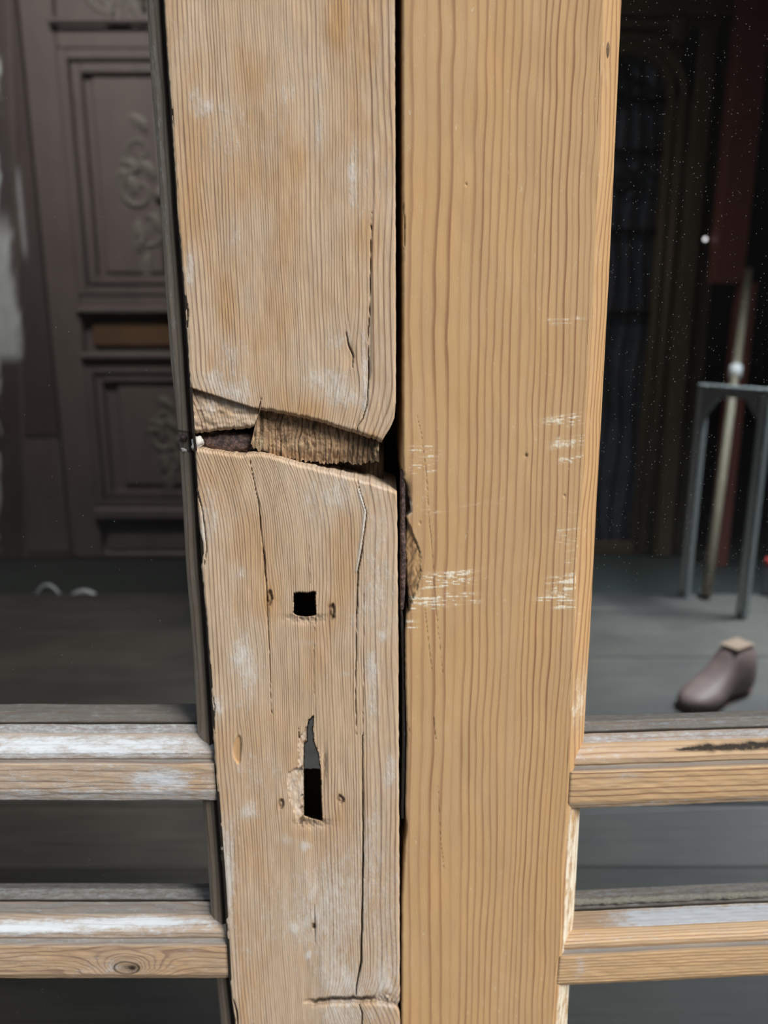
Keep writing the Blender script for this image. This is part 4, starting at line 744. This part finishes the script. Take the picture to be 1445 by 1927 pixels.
hw = float(np.hypot(*(fr0 - fl0)[:2])) / 2; hs = float(at(1312, 722, float(fl0[1]))[2]) - PLAT; lw = .026
for sg in (-1, 1):
    lg = box('leg', sg * (hw) - lw / 2, sg * hw + lw / 2, -.010, .010, 0, hs, msd, SD, bevel=.003); box('rib', sg * hw - .004, sg * hw + .004, -.014, -.009, .02, hs - .02, plain('bright_rib_metal', (.6, .63, .62), .35, .4, .2), lg, 'brighter rib', bevel=.001)
    bm = bmesh.new(); g = [(sg * (hw - lw / 2), hs - .028), (sg * (hw - lw / 2 - .035), hs - .028), (sg * (hw - lw / 2), hs - .075)]; f1 = [bm.verts.new((x, -.009, z)) for x, z in g]; f2 = [bm.verts.new((x, .009, z)) for x, z in g]
    bm.faces.new(f1); bm.faces.new(f2[::-1]); [bm.faces.new((f1[i], f2[i], f2[(i + 1) % 3], f1[(i + 1) % 3])) for i in range(3)]; bm_obj('gusset', bm, msd, SD)
box('top_bar', -hw + lw / 2, hw - lw / 2, -.010, .010, hs - .028, hs, msd, SD, bevel=.003)
tp_ = onz(1462, 1118, PLAT); TN = empty('tin', tuple(map(float, tp_)), label='small pale blue tin with a red lid at the right edge of the picture', cat='tin')
bm = bmesh.new(); addtube(bm, [(0, 0, 0), (0, 0, .003), (0, 0, .075), (0, 0, .078)], [.036, .038, .038, .036], 28); bm_obj('can', bm, plain('pale_blue_tin', (.30, .34, .40), .4, .2, .1), TN, smooth=False)
bm = bmesh.new(); addtube(bm, [(0, 0, .078), (0, 0, .092), (0, 0, .095)], [.0395, .0395, .037], 28); bm_obj('lid', bm, plain('red_lid', (.30, .03, .03), .4), TN, 'red lid')

# shoe last
hl, tl = onz(1404, 1292, PLAT), onz(1292, 1338, PLAT); dv = tl - hl; LS = empty('shoe_last', tuple(map(float, hl)), math.atan2(dv[1], dv[0]), label='worn red-brown wooden shoe last standing on the platform behind right glass', cat='shoe last')
Lg = float(np.hypot(dv[0], dv[1])) * 1.06; hh_ = .104
xs_ = [0, .03, .1, .2, .3, .38, .46, .56, .68, .8, .9, .97, 1.0]; tops = [.75, .93, .985, 1.0, 1.0, .99, .78, .60, .46, .38, .33, .26, .14]; bots = [.12, .03, 0, 0, .02, .05, .06, .04, .0, .0, .03, .07, .11]; wds = [.010, .022, .030, .033, .032, .030, .030, .034, .039, .038, .031, .018, .006]
bm = bmesh.new(); rings = []
for f, tpv, bt, wd_ in zip(xs_, tops, bots, wds):
    zc_, hz = (tpv + bt) / 2 * hh_, (tpv - bt) / 2 * hh_; r_ = []
    for j in range(24):
        a = 2 * math.pi * j / 24; e = .62; c_, s_ = math.cos(a), math.sin(a); r_.append(bm.verts.new((f * Lg, math.copysign(abs(c_) ** e, c_) * wd_ * (1 - .25 * max(0, s_)), zc_ + math.copysign(abs(s_) ** e, s_) * hz)))
    rings.append(r_)
for r0, r1 in zip(rings, rings[1:]):
    for j in range(24): bm.faces.new((r0[j], r0[(j + 1) % 24], r1[(j + 1) % 24], r1[j]))
bm.faces.new(rings[0][::-1]); bm.faces.new(rings[-1])
mlast = plain('worn_last_wood', (.13, .085, .08), .6, 0, .5, (25, 25, 40), .2, (.25, .17, .15)); bd_ = bm_obj('body', bm, mlast, LS, smooth=True)
md = bd_.modifiers.new('s', 'SUBSURF'); md.levels = 1; md.render_levels = 1
box('top_plate', .10 * Lg, .385 * Lg, -.020, .020, hh_ * .975, hh_ * 1.003, plain('pale_worn_top', (.26, .18, .13), .5), LS, 'pale worn flat top', .002)
bm = bmesh.new(); pl = [(.02, .016), (.2, .027), (.42, .024), (.68, .033), (.85, .029), (.96, .012)]; up_ = [bm.verts.new((f * Lg, w_, .001)) for f, w_ in pl] + [bm.verts.new((f * Lg, -w_, .001)) for f, w_ in pl[::-1]]; dn = [bm.verts.new(v.co - Vector((0, 0, .001))) for v in up_]
bm.faces.new(up_); bm.faces.new(dn[::-1]); [bm.faces.new((up_[i], dn[i], dn[(i + 1) % 12], up_[(i + 1) % 12])) for i in range(12)]; bm_obj('sole', bm, plain('red_sole', (.22, .06, .045), .5), LS, 'reddish sole')

# tiny wall lamp far behind: shows as one soft white disc
pl_ = at(1327, 450, 2.36); WL = empty('wall_lamp', (float(pl_[0]), 2.36, float(pl_[2])), label='tiny round white lamp glowing in the dark behind the right glass', cat='lamp')
me_ = NT('lamp_glow'); me_.b.inputs['Base Color'].default_value = (.8, .8, .8, 1); me_.b.inputs['Emission Color'].default_value = (.95, .95, 1, 1); me_.b.inputs['Emission Strength'].default_value = 1.4
bm = bmesh.new(); bmesh.ops.create_uvsphere(bm, u_segments=16, v_segments=8, radius=.006); bm_obj('bulb', bm, me_.m, WL, smooth=True); bm = bmesh.new(); addtube(bm, [(0, .004, 0), (0, .055, 0)], .004, 8); bm_obj('stem', bm, mi, WL)
